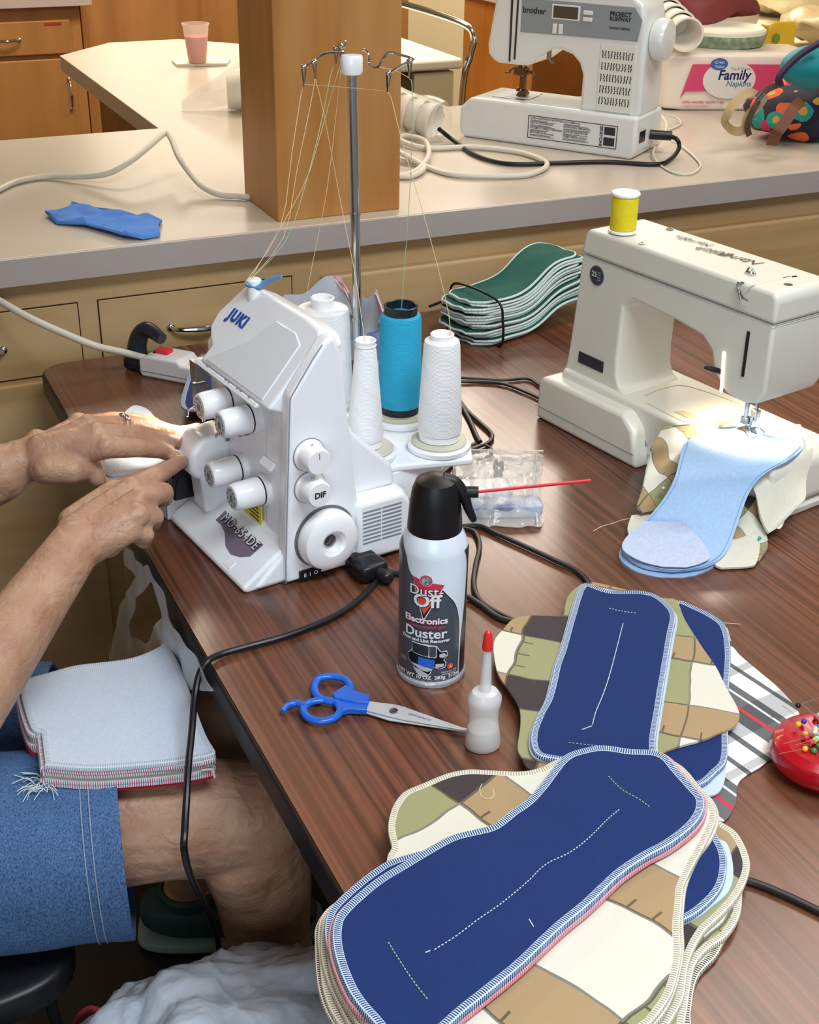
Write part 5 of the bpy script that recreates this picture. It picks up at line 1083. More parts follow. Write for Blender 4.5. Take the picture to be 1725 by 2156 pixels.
F1 = [(1180, 1605), (1290, 1588), (1405, 1603), (1460, 1655), (1482, 1680), (1500, 1700), (1505, 1730), (1484, 1780), (1462, 1821), (1437, 1872), (1433, 1908), (1428, 1958), (1431, 2009), (1426, 2049), (1412, 2096), (1390, 2132), (1360, 2165)] + botL[:2] + [(980, 2235), (850, 2215), (778, 2168), (735, 2105), (712, 2050), (700, 1990), (704, 1950), (730, 1905), (775, 1865), (812, 1832), (820, 1805), (828, 1790), (821, 1760), (821, 1735), (831, 1701), (853, 1673), (890, 1657), (940, 1637), (984, 1629), (1031, 1630), (1094, 1632), (1141, 1623)]
zf = TZ+.0240
pad('patchwork_pad', F1, zf, 'top winged patchwork fleece layer with big cream square, under the large navy pad', 'pad', M_patch, M_ovc, sag=.0, th=.0028, uvf=uvframe(at(1167, 2020, zf), at(1321, 1882, zf), at(1267, 2154, zf), .150, (.0, .0)))
P3 = [(x, y) for x, y in grow(P1px, 1.0, -2, 3)]; P3 = [(x-(14 if x < 850 else 0), y-(14 if x < 900 else 0)) for x, y in P3]
pad('sewn_pad', P3, TZ+.0275, 'second navy pad of the big stack, its rounded end showing at the upper left', 'pad', M_nav, M_ovn)
P2 = [(x+(-9 if x < 780 else 6), y+(9 if y > 1700 else 2)) for x, y in P1px]
pad('sewn_pad', P2, TZ+.0305, 'pink edged pad just beneath the large navy pad', 'pad', fabric('pink_flannel', '#d98592'), M_ovp)
P1b = [(x+(-3 if x < 780 else 2), y+(4 if y > 1700 else 1)) for x, y in P1px]
pad('sewn_pad', P1b, TZ+.0335, 'navy edged pad between the pink edge and the large top pad', 'pad', M_nav, M_ovn)
pad('sewn_pad', P1px, TZ+.0370, 'large navy pad on top of the big stack with dashed white centre stitch', 'pad', M_nav, M_ovn, w=.0065, sp=.008, stitches=[([(915, 2000), (960, 1972), (1010, 1935), (1060, 1900), (1110, 1858), (1150, 1820), (1200, 1795), (1240, 1765), (1280, 1725), (1306, 1703)], M_stw, True), ([(896, 2006), (915, 1998)], M_stw, False), ([(818, 1984), (840, 2020), (870, 2065), (902, 2107)], M_stg, True), ([(1282, 1634), (1310, 1662), (1345, 1682), (1370, 1700)], M_stg, True), ([(1114, 1936), (1125, 1954)], M_stw, False)])
mo('loose_thread', tube([at(*p, TZ+.027) for p in ((1015, 1650), (1010, 1665), (1016, 1678), (1030, 1682), (1040, 1675), (1038, 1660))], .0005, 5), M_thr, label='curled loose thread on the olive patch', cat='thread')
mo('loose_thread', tube([at(*p, TZ+.002) for p in ((1415, 1262), (1440, 1285), (1470, 1300), (1515, 1310), (1560, 1314))], .0004, 5), M_thr, label='thin tan thread beside the tip of the rear navy pad', cat='thread')

# ------------------------------------------------------------------ work piece on the cream machine
def LB_(rows, th=.0035, bend=None, nu=12, nv=5): return loft([at(a, b, TZ+z) for (a, b), _, z in rows], [at(a, b, TZ+z) for _, (a, b), z in rows], th, nu, nv, bend)
def wob(am, f=1.0, s=0): return lambda i, t: Vector((0, 0, am*math.sin(i*7*f+t*5+s)*math.sin(PI*i)))
wk = thing('patchwork_workpiece', CW @ Vector((nx, .01, .085)), 0, 'patchwork fleece piece with hanging wings draped over the arm of the cream machine', 'cloth')
def gloft(name, rows, m, parent, th=.0028, uvs=.06, **k):
    bend = k.pop('bend', None); g = LB_(rows, th, bend); o = at(1400, 1000, TZ); uv = [((v.x-o.x+ .35*v.z)/uvs, (v.y-o.y-.8*v.z)/uvs) for v in g[0]]
    return mo(name, g, m, parent, world=True, uv=uv, angle=60, **k)
gloft('left_wing', [((1398, 898), (1540, 885), .0845), ((1376, 938), (1470, 915), .0835), ((1366, 978), (1440, 960), .062), ((1355, 1020), (1430, 1010), .048), ((1342, 1062), (1420, 1050), .032), ((1352, 1080), (1405, 1070), .024)], M_patch, wk, bend=wob(.004))
gloft('front_flap', [((1330, 1085), (1400, 1075), .018), ((1322, 1110), (1400, 1100), .012), ((1325, 1128), (1400, 1120), .006)], M_creamf, wk, th=.002)
gloft('right_wing', [((1560, 900), (1685, 893), .0850), ((1640, 930), (1706, 930), .0845), ((1625, 975), (1712, 955), .080), ((1590, 1015), (1700, 1000), .062), ((1592, 1050), (1697, 1045), .045), ((1602, 1090), (1675, 1075), .030), ((1620, 1122), (1640, 1110), .016)], M_creamf, wk, bend=wob(.006, 1.3, 1))
gloft('lower_flap', [((1565, 1040), (1600, 1050), .035), ((1540, 1075), (1608, 1090), .022), ((1525, 1140), (1618, 1140), .008), ((1510, 1190), (1600, 1180), .003)], M_patch, wk, bend=wob(.004, 1, 2), uvs=.05)
gloft('cream_flap', [((1550, 1085), (1570, 1090), .018), ((1530, 1120), (1596, 1120), .013), ((1515, 1160), (1600, 1155), .009), ((1505, 1186), (1592, 1186), .006), ((1520, 1195), (1575, 1193), .005)], M_creamf, wk)
for (px, py, z, c) in ((1397, 1028, .053, 'mint'), (1600, 1133, .014, 'teal'), (1656, 913, .0875, 'pearl')):
    mo('pin_head', ell(at(px, py, TZ+z), .0022, .0022, .0022, 14, 8), mat('pinhead_'+c, {'mint': '#a8e6dd', 'teal': '#23b59a', 'pearl': '#a9a292'}[c], .3), wk, world=True, label=c+' pin head')
pw = thing('sewn_pad', at(1440, 1150, TZ), 0, 'light blue flannel pad under the needle of the cream sewing machine', 'pad')
rows = [((1545, 897), (1650, 897), .0890), ((1490, 905), (1680, 912), .0895), ((1443, 932), (1692, 940), .0893), ((1432, 965), (1662, 968), .0875), ((1422, 1003), (1612, 997), .078), ((1404, 1041), (1580, 1034), .060), ((1365, 1090), (1558, 1090), .037), ((1318, 1132), (1540, 1142), .018), ((1312, 1160), (1520, 1172), .0115), ((1345, 1186), (1485, 1192), .009), ((1392, 1199), (1450, 1200), .008)]
g = LB_(rows, .004, lambda i, t: Vector((0, 0, .003*math.sin(PI*t)*math.sin(PI*i)+.0016*math.sin(i*26)*math.sin(t*4)*(i > .6))), 16, 6)
mo('flannel', g, M_lblue, pw, world=True, angle=60)
rows2 = [((a[0]-6, a[1]+16), (b[0]-14, b[1]+16), max(z-.007, .001)) for a, b, z in rows[6:]]
g = LB_(rows2, .004, None, 12, 5); mo('backing', g, fabric('sky_flannel', '#9fc0e2'), pw, world=True, angle=60)
rows3 = [((a[0]+(0 if z > .02 else 3), a[1]), (b[0]-2, b[1]), z+.0006) for a, b, z in rows[6:]]
rows3 = [((1357, 1097), (1440, 1100), .0400), ((1318, 1132), (1468, 1126), .0260), ((1313, 1158), (1496, 1168), .0180), ((1350, 1181), (1478, 1185), .0140), ((1396, 1193), (1446, 1194), .0120)]
mo('white_patch', LB_(rows3, .0012, None, 10, 5), fabric('lilac_white_flannel', '#c4cde4'), pw, world=True, angle=60)
L_ = [at(a[0]+7, a[1]-1, TZ+z+.0010) for a, b, z in rows[2:]]; Rr = [at(b[0]-7, b[1]-1, TZ+z+.0010) for a, b, z in rows[2:]]
mo('seam_stitching', tube(L_+Rr[::-1], .0006, 5, n=6), mat('seam_blue', '#8fb2dc', .9), pw, world=True)
mo('thread_tail', tube([at(*p, TZ+.006) for p in ((1250, 1118), (1268, 1108), (1290, 1102), (1310, 1095), (1335, 1090))], .0005, 5), M_thr, pw, world=True)

# ------------------------------------------------------------------ power strip, teal stack, cloth pile, cords
pa, pb2 = at(312, 765, TZ+.012), at(470, 795, TZ+.012); pd = (pb2-pa); pang = math.atan2(pd.y, pd.x)
ps = thing('power_strip', (pa.x, pa.y, TZ), pang, 'white power strip with red rocker switch behind the overlock machine', 'power strip')
mo('housing', prism([(-.0, .006), (.004, .0), (.26, .0), (.26, .028), (.075, .028), (.070, .035), (.012, .035), (.0, .026)], 'y', -.025, .025), mat('strip_white', '#dedfe0', .35), ps, bevel=.004)
mo('housing_seam', tube([(.001, -.0253, .010), (.26, -.0253, .010)], .0007, 6, smooth=False), M_crack, ps)
mo('rocker_switch', box(.020, .042, -.008, .009, .034, .041), mat('switch_red', '#d8303a', .3), ps, bevel=.001)
mo('switch_shade', box(.016, .021, -.009, .010, .034, .037), M_black, ps)
pq = ps.matrix_world if False else wmat(ps)
mo('plug', join(gridbox(.085, .125, -.016, .018, .027, .05), tube([Vector((.105, 0, .04)), Vector((.105, .002, .065)), Vector((.113, .004, .085)), Vector((.13, .0, .095)), Vector((.16, -.01, .088))], [.018, .015, .0135, .012, .009], 12)), mat('plug_dark', '#20242f', .3), label='dark plug and bent cord pushed into the power strip', cat='plug', world=False).matrix_world = Matrix.Identity(4)
pl_ = bpy.data.objects['plug']; pl_.location = pq @ pl_.location; pl_.rotation_euler = (0, 0, pang); 
mo('strip_cord', tube([at(-60, 600, .86), at(0, 634, .855), at(60, 668, .84), at(130, 700, .82), at(200, 728, .80), at(260, 742, .780), pa+Vector((.004, 0, .006))], .0055, 12), M_wcord, label='white cord of the power strip rising to the left edge of the frame', cat='cord')

# stack of teal edged pads tied with a black cord
tk0 = Vector((.975, 1.845, TZ)); tka = math.atan2(.055, .225)
def wave(x, k, n=15):
    s = 1/(1+math.exp(-(x-.135)*60)); return .0005+.042*s*(1-.5*max(0, x-.22)/.06)+.004*math.sin(x*26+k*.25)*(.5+.5*s)+.0012*math.sin(k*1.7)*x*2
rt = random.Random(5)
for k in range(15):
    x0, x1 = -.018+rt.uniform(-.01, .012), .245+rt.uniform(-.02, .012); y0, y1 = -.062+k*.0012+rt.uniform(-.004, .004), .055+rt.uniform(-.006, .006)
    if k == 14: x1 = .225
    nn = 26; th = .0028; V, F = [], []; rows_ = []
    for i in range(nn+1):
        x = x0+(x1-x0)*i/nn; e = min(1, min(i, nn-i)/3.0); hw_ = (y1-y0)/2*(.55+.45*math.sin(PI/2*e))*(1-.10*math.sin(PI*i/nn)); ym = (y0+y1)/2
        rows_.append([(x, ym-hw_+2*hw_*j/10, .001+k*.0048+wave(x, k)+.0012*math.sin(j*.9+i*.5)) for j in range(11)])
    Mt = Matrix.Translation(tk0) @ Matrix.Rotation(tka, 4, 'Z')
    for lay in (th, 0):
        for r in rows_:
            for x, y, z in r: V.append(Mt @ Vector((x, y, z+lay)))
    N_ = len(V)//2
    for i in range(nn):
        for j in range(10): q = (i*11+j, i*11+j+1, (i+1)*11+j+1, (i+1)*11+j); F += [q, tuple(N_+a for a in reversed(q))]
    bd = [i*11 for i in range(nn+1)]+[nn*11+j for j in range(1, 11)]+[i*11+10 for i in range(nn-1, -1, -1)]+[j for j in range(9, 0, -1)]
    F += [(bd[i], bd[(i+1) % len(bd)], N_+bd[(i+1) % len(bd)], N_+bd[i]) for i in range(len(bd))]
    pos = 'lowest pad' if k == 0 else 'topmost pad' if k == 14 else 'pad in the middle'
    t = thing('teal_pad', Mt @ Vector((0, 0, k*.0048)), 0, f'teal pad with pale edge, {pos} of the tied stack', 'pad', 'middle pads of the tied teal stack' if 0 < k < 14 else None)
    mo('fabric', (V, F), M_teal, t, world=True, angle=50)
    rim = [V[b]+Vector((0, 0, -.0012)) for b in bd]; g = tube(rim, .0021, 6, closed=True, smooth=False); U_ = []; s = 0
    for i in range(len(rim)):
        if i: s += (rim[i]-rim[i-1]).length
        U_ += [(s, j/6) for j in range(6)]
    mo('overlocked_edge', g, M_ovt, t, world=True, uv=U_)
lo = [Mt @ Vector(p) for p in ((.016, -.067, .0), (.018, -.070, .045), (.019, -.050, .0765), (.018, .05, .0775), (.016, .060, .04), (.016, .055, .001), (.016, 0, -.0))]
lo[-1].z = TZ+.0005; lo[0].z = TZ+.001
mo('tie_cord', tube(lo, .0022, 8, closed=True), M_cord, label='black cord tied around the teal pads', cat='cord')

# pale folded cloths behind the cones
cl = thing('folded_cloth', at(680, 720, TZ), 0, 'pointed grey blue cloth with pink lining, behind the wide white spool', 'cloth')
def L3(rows, th=.003, bend=None, nu=10, nv=4): return loft([at(*a) for a, _ in rows], [at(*b) for _, b in rows], th, nu, nv, bend)
M_greyb = fabric('grey_blue_cotton', '#b9c0cd', amt=.08); M_pinkl = fabric('pink_cotton', '#e6bfc8', amt=.06)
fold = lambda i, t: Vector((0, 0, .006*math.sin(t*9+i*4)))
mo('cloth', L3([((575, 640, TZ+.085), (700, 583, TZ+.115)), ((590, 690, TZ+.05), (738, 640, TZ+.075)), ((610, 740, TZ+.02), (745, 705, TZ+.035)), ((640, 780, TZ+.003), (760, 750, TZ+.004))], bend=fold), M_greyb, cl, world=True, angle=50)
mo('lining', L3([((702, 580, TZ+.116), (716, 581, TZ+.116)), ((740, 640, TZ+.078), (752, 660, TZ+.074)), ((748, 705, TZ+.038), (762, 720, TZ+.036))]), M_pinkl, cl, world=True)
mo('under_fold', lump(xf(gridbox(-.09, .09, -.05, .05, 0, .07, e=3), Matrix.Translation(at(690, 745, TZ)+Vector((0, .03, 0)))), .012, 20), M_greyb, cl, world=True)
c2_ = thing('folded_cloth', at(790, 740, TZ), 0, 'crumpled pale cloth with pink edge between the chrome pole and the blue cone', 'cloth')
mo('cloth', L3([((735, 622, TZ+.105), (792, 616, TZ+.11)), ((745, 665, TZ+.07), (800, 655, TZ+.085)), ((755, 720, TZ+.035), (808, 715, TZ+.04)), ((770, 790, TZ+.004), (815, 780, TZ+.004))], bend=lambda i, t: Vector((0, 0, .008*math.sin(t*7+i*9)))), M_greyb, c2_, world=True, angle=50)
mo('lining', L3([((792, 616, TZ+.111), (797, 622, TZ+.11)), ((800, 650, TZ+.088), (812, 665, TZ+.085)), ((798, 680, TZ+.07), (815, 682, TZ+.07))]), M_pinkl, c2_, world=True)
mo('pale_blue_cloth', lump(gridbox(at(800, 760).x-.03, at(800, 760).x+.04, at(800, 760).y-.03, at(800, 760).y+.05, TZ+.001, TZ+.05, e=3), .014, 24), fabric('periwinkle_cotton', '#7f8fbe'), label='blue violet cloth scrap low between the slim cone and the blue cone', cat='cloth', angle=30)
# navy pad hanging beside the needle end
pad('sewn_pad', [(428, 752), (405, 778), (392, 812), (384, 862), (420, 868), (470, 868), (490, 820), (480, 770)], TZ+.020, 'small navy pad with white stitched edge behind the dials of the overlock machine', 'pad', M_nav, M_ovn, th=.003, hf=lambda x, y: TZ+.020+.002*math.sin(x*60))

# black cords on the table
def cord(pts, label, r=.0031, z=.0038, m=M_cord, cat='cord', flat=.75): return mo('cable', tube([at(p[0], p[1], TZ+(p[2] if len(p) > 2 else z)) for p in pts], r, 8, flat=flat), m, label=label, cat=cat)
cord([(970, 795), (1000, 797), (1060, 800), (1110, 797), (1135, 810), (1150, 822)], 'black cord running left from the base of the cream machine, upper of two')
cord([(970, 803), (1010, 803), (1060, 808), (1105, 824), (1150, 845)], 'black cord running left from the base of the cream machine, lower of two', .003)
cord([(905, 645, .02), (940, 632, .02), (962, 628, .02)], 'short dark cord between the blue cone and the teal pads')
cord([(965, 838), (985, 865), (1012, 890), (1036, 914), (1028, 932), (1000, 942), (960, 950), (905, 950), (860, 945)], 'black cord bent into a corner right of the white cone')
cord([(970, 850), (990, 885), (1003, 915), (1012, 930)], 'straight strand of the cord bundle right of the white cone', .0032)
cord([(1010, 940), (980, 952), (955, 965), (935, 990), (905, 1002), (870, 1020), (855, 1050), (866, 1075), (885, 1085)], 'looping black cord left of the clear parts bag')
cord([(1000, 934), (960, 960), (945, 985), (915, 1008), (880, 1030), (858, 1062)], 'second looping black cord left of the clear parts bag', .0032)
cord([(870, 968), (895, 975), (925, 980)], 'short dark cord under the thread stand')
cord([(1018, 935), (1035, 945), (1030, 960), (1005, 968)], 'thin end loop of the cord bundle above the clear parts bag', .0022)
cord([(852, 1062), (870, 1080), (880, 1092), (858, 1095)], 'black cord behind the duster can cap')
cord([(975, 1108), (1010, 1108), (1050, 1125), (1110, 1152), (1170, 1180), (1215, 1202), (1240, 1228), (1232, 1248)], 'thick black cord curving from the parts bag to the upper navy pad', .0036)
cord([(975, 1112), (1000, 1120), (1010, 1150), (1002, 1190), (998, 1230), (1010, 1262), (1040, 1285), (1080, 1305), (1120, 1322)], 'black cord looping down right of the duster can')
cord([(985, 1256), (1015, 1275), (1050, 1300), (1090, 1312), (1110, 1330)], 'double black cord running from the duster can to the patchwork wing', .0038)
cord([(1560, 1850), (1600, 1862), (1660, 1887), (1725, 1918), (1790, 1950)], 'black cord leaving the big stack toward the right edge', .0036)
mo('mains_plug', join(xf(gridbox(.122, .160, -.052, -.020, .002, .024), SW), tube([SW @ Vector((.145, -.045, .012)), SW @ Vector((.150, -.062, .010)), at(805, 1198, TZ+.008)], [.009, .007, .0055], 12)), M_black, sg, world=True, label='black mains plug')
cord([(800, 1195, .01), (825, 1206), (850, 1208), (890, 1208)], 'black cord from the overlock plug passing behind the duster can', .0038)
mo('pedal_cable', tube([at(798, 1198, TZ+.010), at(792, 1225, TZ+.0045), at(745, 1272, TZ+.0045), at(690, 1305, TZ+.0045), at(600, 1340, TZ+.0045), at(520, 1362, TZ+.0045), at(465, 1378, TZ+.005), at(438, 1392, TZ+.006), at(420, 1420, TZ-.003), at(410, 1470, .722), at(404, 1540, .708), at(397, 1610, .70), at(393, 1680, .685), at(389, 1750, .665), at(388, 1790, .65), at(400, 1840, .60), at(424, 1890, .50), at(445, 1935, .40), at(458, 1975, .30), at(462, 2010, .2)], .0036, 10), M_cord, label='black cord crossing the table and hanging over its left edge past the knee', cat='cord')

# clear bag with machine parts
pg = thing('parts_bag', at(1050, 1040, TZ), 0, 'clear plastic bag holding small sewing machine tools', 'bag')
P4 = [at(*p, TZ+.004) for p in ((952, 952), (1144, 955), (1140, 1105), (968, 1104))]
def bl4(u, v): return P4[0].lerp(P4[1], u).lerp(P4[3].lerp(P4[2], u), v)
def bagside(sgn, nu=34, nv=28):
    V = []
    for j in range(nv+1):
        for i in range(nu+1):
            u, v = i/nu, j/nv; p = bl4(u, v); e = min(1, 6*min(u, 1-u)) * min(1, 6*min(v, 1-v)); e = math.sin(e*PI/2)
            h = (.012+.020*math.exp(-((v-.55)/.3)**2-((u-.4)/.35)**2))*e+abs(noise.noise(Vector((u*7, v*6, sgn))))*.012*e+abs(noise.noise(Vector((u*14+v*6, v*10, sgn*3))))*.0075*e
            p = p + Vector((noise.noise(Vector((v*5, u*3, 0)))*.010, noise.noise(Vector((u*5, v*3, 5)))*.010, 0)); p.z = TZ+.002+max(h, 0) if sgn > 0 else TZ+.0012; V.append(p)
    return V, [(j*(nu+1)+i, j*(nu+1)+i+1, (j+1)*(nu+1)+i+1, (j+1)*(nu+1)+i) for j in range(nv) for i in range(nu)]
M_bagc = mat('parts_bag_film', '#f2efe9', .08, alpha=.34, spec=1.0, bump=(70, .5, .003))
mo('bag_front', bagside(1), M_bagc, pg, world=True, angle=28); mo('bag_back', bagside(-1), M_bagc, pg, world=True)
mo('bag_seam', join(tube([P4[0]+Vector((0, 0, .003)), P4[3]+Vector((0, 0, .003))], .0016, 8, smooth=False), tube([bl4(.93, 0)+Vector((0, 0, .004)), bl4(.90, .6)+Vector((0, 0, .012)), bl4(.95, 1)+Vector((0, 0, .003))], .0014, 8), tube([P4[0]+Vector((0, 0, .004)), P4[1]+Vector((0, 0, .004))], .0012, 8, smooth=False)), mat('bag_seam_film', '#f6f4f0', .1, alpha=.55, spec=1), pg, world=True)
q0, q1 = at(1050, 975, TZ+.018), at(1049, 1000, TZ+.016); q2 = at(1050, 1025, TZ+.014)
sd = thing('screwdriver', q1, 0, 'tiny grey handled screwdriver inside the clear parts bag', 'screwdriver')
mo('grip', tube([q0, q0.lerp(q1, .5), q0.lerp(q1, .75), q1], [.0068, .0072, .0045, .006], 14), mat('grip_grey', '#575757', .4), sd, world=True); mo('shaft', cyl(q1, q2, .0012), M_chrome, sd, world=True)
mo('lint_brush_box', xf(gridbox(-.045, .045, -.016, .016, 0, .018, e=6), Matrix.Translation(at(1065, 1080, TZ+.003)) @ Matrix.Rotation(-.35, 4, 'Z')), mat('packet_blue', '#4e5a80', .4, noise_=(40, 2, .5), col2='#c9cfe0'), label='blue and white needle packet low in the clear parts bag', cat='packet')
mo('parts_case', xf(gridbox(-.035, .04, -.022, .022, 0, .024, e=7), Matrix.Translation(at(1010, 1055, TZ+.003)) @ Matrix.Rotation(-.3, 4, 'Z')), mat('case_frost', '#dedfe2', .2, alpha=.7), label='frosted plastic case in the middle of the clear parts bag', cat='case')
mo('paper_tag', box(0, .03, 0, .028, 0, .001) if False else ([at(a, b, TZ+.016) for a, b in ((962, 968), (1000, 966), (995, 1000), (960, 1003))]+[at(a, b, TZ+.015) for a, b in ((962, 968), (1000, 966), (995, 1000), (960, 1003))], [(0, 1, 2, 3), (7, 6, 5, 4), (0, 4, 5, 1), (1, 5, 6, 2), (2, 6, 7, 3), (3, 7, 4, 0)]), mat('tag_paper', '#ded9d2', .7), label='pale paper tag in the corner of the clear parts bag', cat='tag')
# ------------------------------------------------------------------ seated person
pr_ = thing('person', (-.13, 1.27, 0), 0, 'person in denim shorts seated at the overlock machine, guiding cloth with both hands', 'person')
def W(px, py, z): return at(px, py, z)
B = []
def limb(*pts):
    for (a, ra), (b, rb) in zip(pts, pts[1:]): B.append(cap(a, b, ra, rb))
w_r = W(158, 1150, .842); f_r = W(0, 1372, .800); d = (f_r-w_r).normalized(); e_r = w_r+d*.25+Vector((0, 0, -.005))
s_r = Vector((-.10, 1.06, 1.06)); w_l = W(66, 962, .862); f_l = W(0, 996, .850); d = (f_l-w_l).normalized(); e_l = w_l+d*.25; s_l = Vector((-.10, 1.46, 1.06))
# right arm
limb((s_r, .050), (e_r, .040)); limb((e_r, .041), (f_r, .037), (f_r.lerp(w_r, .6), .031), (w_r, .0275))
# far arm
limb((s_l, .050), (e_l, .040)); limb((e_l, .040), (f_l, .033), (f_l.lerp(w_l, .6), .027), (w_l, .0240))
# right hand: palm slab from several overlapping rays
def hand_r():
    w = w_r; a = W(196, 1120, .846); k = [W(276, 1030, .868), W(293, 1052, .868), W(290, 1086, .860), W(272, 1118, .848)]
    for q, r in zip(k, (.0125, .0125, .012, .011)): B.append(cap(w+(q-w)*.12, q, .019, r))
    B.append(cap(W(215, 1085, .845), W(262, 1035, .856), .018, .014)); B.append(cap(W(225, 1140, .838), W(268, 1105, .848), .018, .014))
    limb((k[0], .0125), (W(325, 1004, .864), .0112), (W(358, 985, .852), .0098), (W(382, 972, .840), .0082))        # index, pointing
    limb((k[1], .0120), (W(344, 1037, .858), .0118), (W(346, 1050, .842), .0098), (W(322, 1052, .834), .0085))       # middle, curled
    limb((k[2], .0112), (W(325, 1088, .846), .0108), (W(322, 1102, .830), .0092), (W(300, 1092, .824), .0082))       # ring, curled
    limb((k[3], .0105), (W(306, 1126, .836), .0100), (W(303, 1140, .822), .0085), (W(284, 1128, .816), .0076))       # little, curled
    limb((W(200, 1090, .848), .015), (W(250, 1035, .842), .0135), (W(300, 1008, .836), .0115), (W(335, 996, .830), .0095))  # thumb
    # tendons, knuckles, veins, wrist crease
    for q, s in zip(k, (.2, .25, .3, .35)): B.append(cap(w.lerp(q, s)+Vector((0, 0, .0125)), q+Vector((0, 0, .0065)), .0035, .0045, 10)); B.append(ell(q+Vector((0, 0, .003)), .0125, .0125, .0115, 16, 10))
    vn = lambda ps, r=0: None
    vn([W(188, 1075, .870), W(222, 1062, .878), W(252, 1040, .880)]); vn([W(165, 1120, .866), W(205, 1108, .877), W(245, 1090, .878), W(270, 1070, .877)]); vn([W(235, 1130, .862), W(255, 1112, .868), W(285, 1104, .868)])
    vn([W(205, 1108, .877), W(225, 1085, .880), W(262, 1058, .880)]); vn([W(60, 1290, .845), W(110, 1235, .855), W(140, 1180, .862), W(180, 1130, .864)], .0030); vn([W(120, 1270, .838), W(150, 1235, .844), W(175, 1210, .848)], .0028)
    B.append(ell(W(188, 1160, .842), .013, .012, .013, 16, 10)); B.append(cap(W(154, 1098, .843), W(240, 1036, .856), .0165, .014)); B.append(cap(W(158, 1125, .846), k[0], .021, .0135)); B.append(cap(W(190, 1150, .840), k[3], .020, .013)); B.append(cap(W(180, 1135, .844), k[2], .022, .013))
hand_r()
B.append(ell(W(228, 1085, .850), .034, .036, .017, 24, 14)); B.append(ell(W(140, 935, .868), .040, .026, .016, 24, 14))
def hand_l():
    w = w_l; k = [W(222, 942, .882), W(205, 915, .890), W(186, 897, .884), W(165, 893, .872)]
    for q, r in zip(k, (.0135, .013, .012, .011)): B.append(cap(w+(q-w)*.12, q, .019, r))
    B.append(cap(W(90, 950, .872), W(180, 925, .884), .021, .016)); B.append(cap(W(95, 985, .860), W(165, 965, .868), .019, .014))
    limb((k[0], .0130), (W(290, 943, .872), .0112), (W(335, 948, .858), .0098), (W(362, 958, .846), .0084))
    limb((k[1], .0125), (W(290, 914, .878), .0112), (W(345, 925, .862), .0098), (W(385, 935, .846), .0084))
    limb((k[2], .0118), (W(270, 892, .872), .0106), (W(330, 900, .858), .0094), (W(378, 912, .846), .0082))
    limb((k[3], .0100), (W(240, 882, .858), .0095), (W(290, 884, .848), .0086), (W(326, 890, .842), .0075))
    limb((W(100, 985, .862), .018), (W(150, 990, .860), .0155), (W(190, 984, .854), .0135), (W(205, 1008, .842), .0105))   # thumb
    for q in k: B.append(ell(q+Vector((0, 0, .003)), .0130, .0130, .0115, 16, 10)); B.append(cap(w.lerp(q, .35)+Vector((0, 0, .010)), q+Vector((0, 0, .0060)), .0035, .0042, 10))
    vn = lambda ps, r=0: None
    vn([W(95, 935, .890), W(130, 920, .898), W(170, 905, .899)]); vn([W(110, 955, .886), W(150, 945, .892), W(195, 935, .896)])
    B.append(ell(W(78, 928, .874), .014, .014, .014, 16, 10))
hand_l()
# torso, neck, head
pel = Vector((-.16, 1.27, .57)); ch = Vector((-.15, 1.27, .95)); nk_ = Vector((-.10, 1.27, 1.14)); hd = Vector((-.03, 1.27, 1.28))
for y in (-.07, .07): B.append(cap(pel+Vector((0, y, 0)), ch+Vector((0, y*1.1, 0)), .105, .10)); 
B.append(cap(ch+Vector((.02, -.12, .10)), ch+Vector((.02, .12, .10)), .075, .075)); B.append(cap(s_r, s_l, .052, .052)); B.append(cap(ch+Vector((.02, 0, .1)), nk_, .06, .052)); B.append(cap(nk_, hd, .05, .055))
B.append(ell(hd+Vector((.02, 0, .03)), .095, .075, .115, 28, 18)); B.append(cap(hd+Vector((.105, 0, .03)), hd+Vector((.128, 0, .005)), .010, .013)); B.append(ell(hd+Vector((.085, 0, -.035)), .030, .028, .028)); B.append(ell(hd+Vector((.108, 0, -.025)), .008, .022, .006)); B.append(ell(hd+Vector((.085, 0, .045)), .022, .052, .010))
for y in (-.077, .077): B.append(ell(hd+Vector((.01, y, .02)), .018, .007, .030))
# legs
hip_r, hip_l = Vector((-.13, 1.16, .57)), Vector((-.13, 1.38, .57))
kn_r = W(540, 1712, .575); th_r = W(265, 1728, .575); kn_l = W(462, 1535, .565)
an_r = Vector((.43, 1.22, .10)); an_l = Vector((.345, 1.47, .10)); cf_r = W(552, 1870, .42); cf_l = kn_l.lerp(an_l, .35)+Vector((.0, 0, 0))
limb((hip_r, .090), (th_r, .068), (kn_r, .056)); limb((kn_r, .056), (W(546, 1775, .51), .057), (W(552, 1860, .42), .057), (W(566, 1985, .28), .050), (an_r, .034))
limb((hip_l, .090), (hip_l.lerp(kn_l, .6), .068), (kn_l, .056)); limb((kn_l, .056), (cf_l, .050), (kn_l.lerp(an_l, .7), .038), (an_l, .033))
B.append(ell(kn_r+Vector((.014, .0, .014)), .046, .044, .043)); B.append(ell(kn_l+Vector((.012, 0, .014)), .045, .044, .043))
B.append(cap(th_r+Vector((.02, -.02, -.045)), kn_r+Vector((-.03, -.022, -.038)), .022, .016)); B.append(cap(kn_r+Vector((-.02, -.0, -.05)), W(540, 1860, .41), .045, .052))
for a in (an_r, an_l): B.append(cap(a, a+Vector((.13, -.0, -.06)), .034, .026)); B.append(cap(a, a+Vector((-.02, 0, -.05)), .034, .03))
M_skin = mat('skin', '#bb967a', .46, noise_=(30, 5, .0), bump=(150, .7, .0014), sss=.10, col2='#a67a62')
N, L = nodes(M_skin); b = N['Principled BSDF']
sk = mo('body', join(*B), M_skin, pr_, world=True, remesh=.0026, smoothit=8)
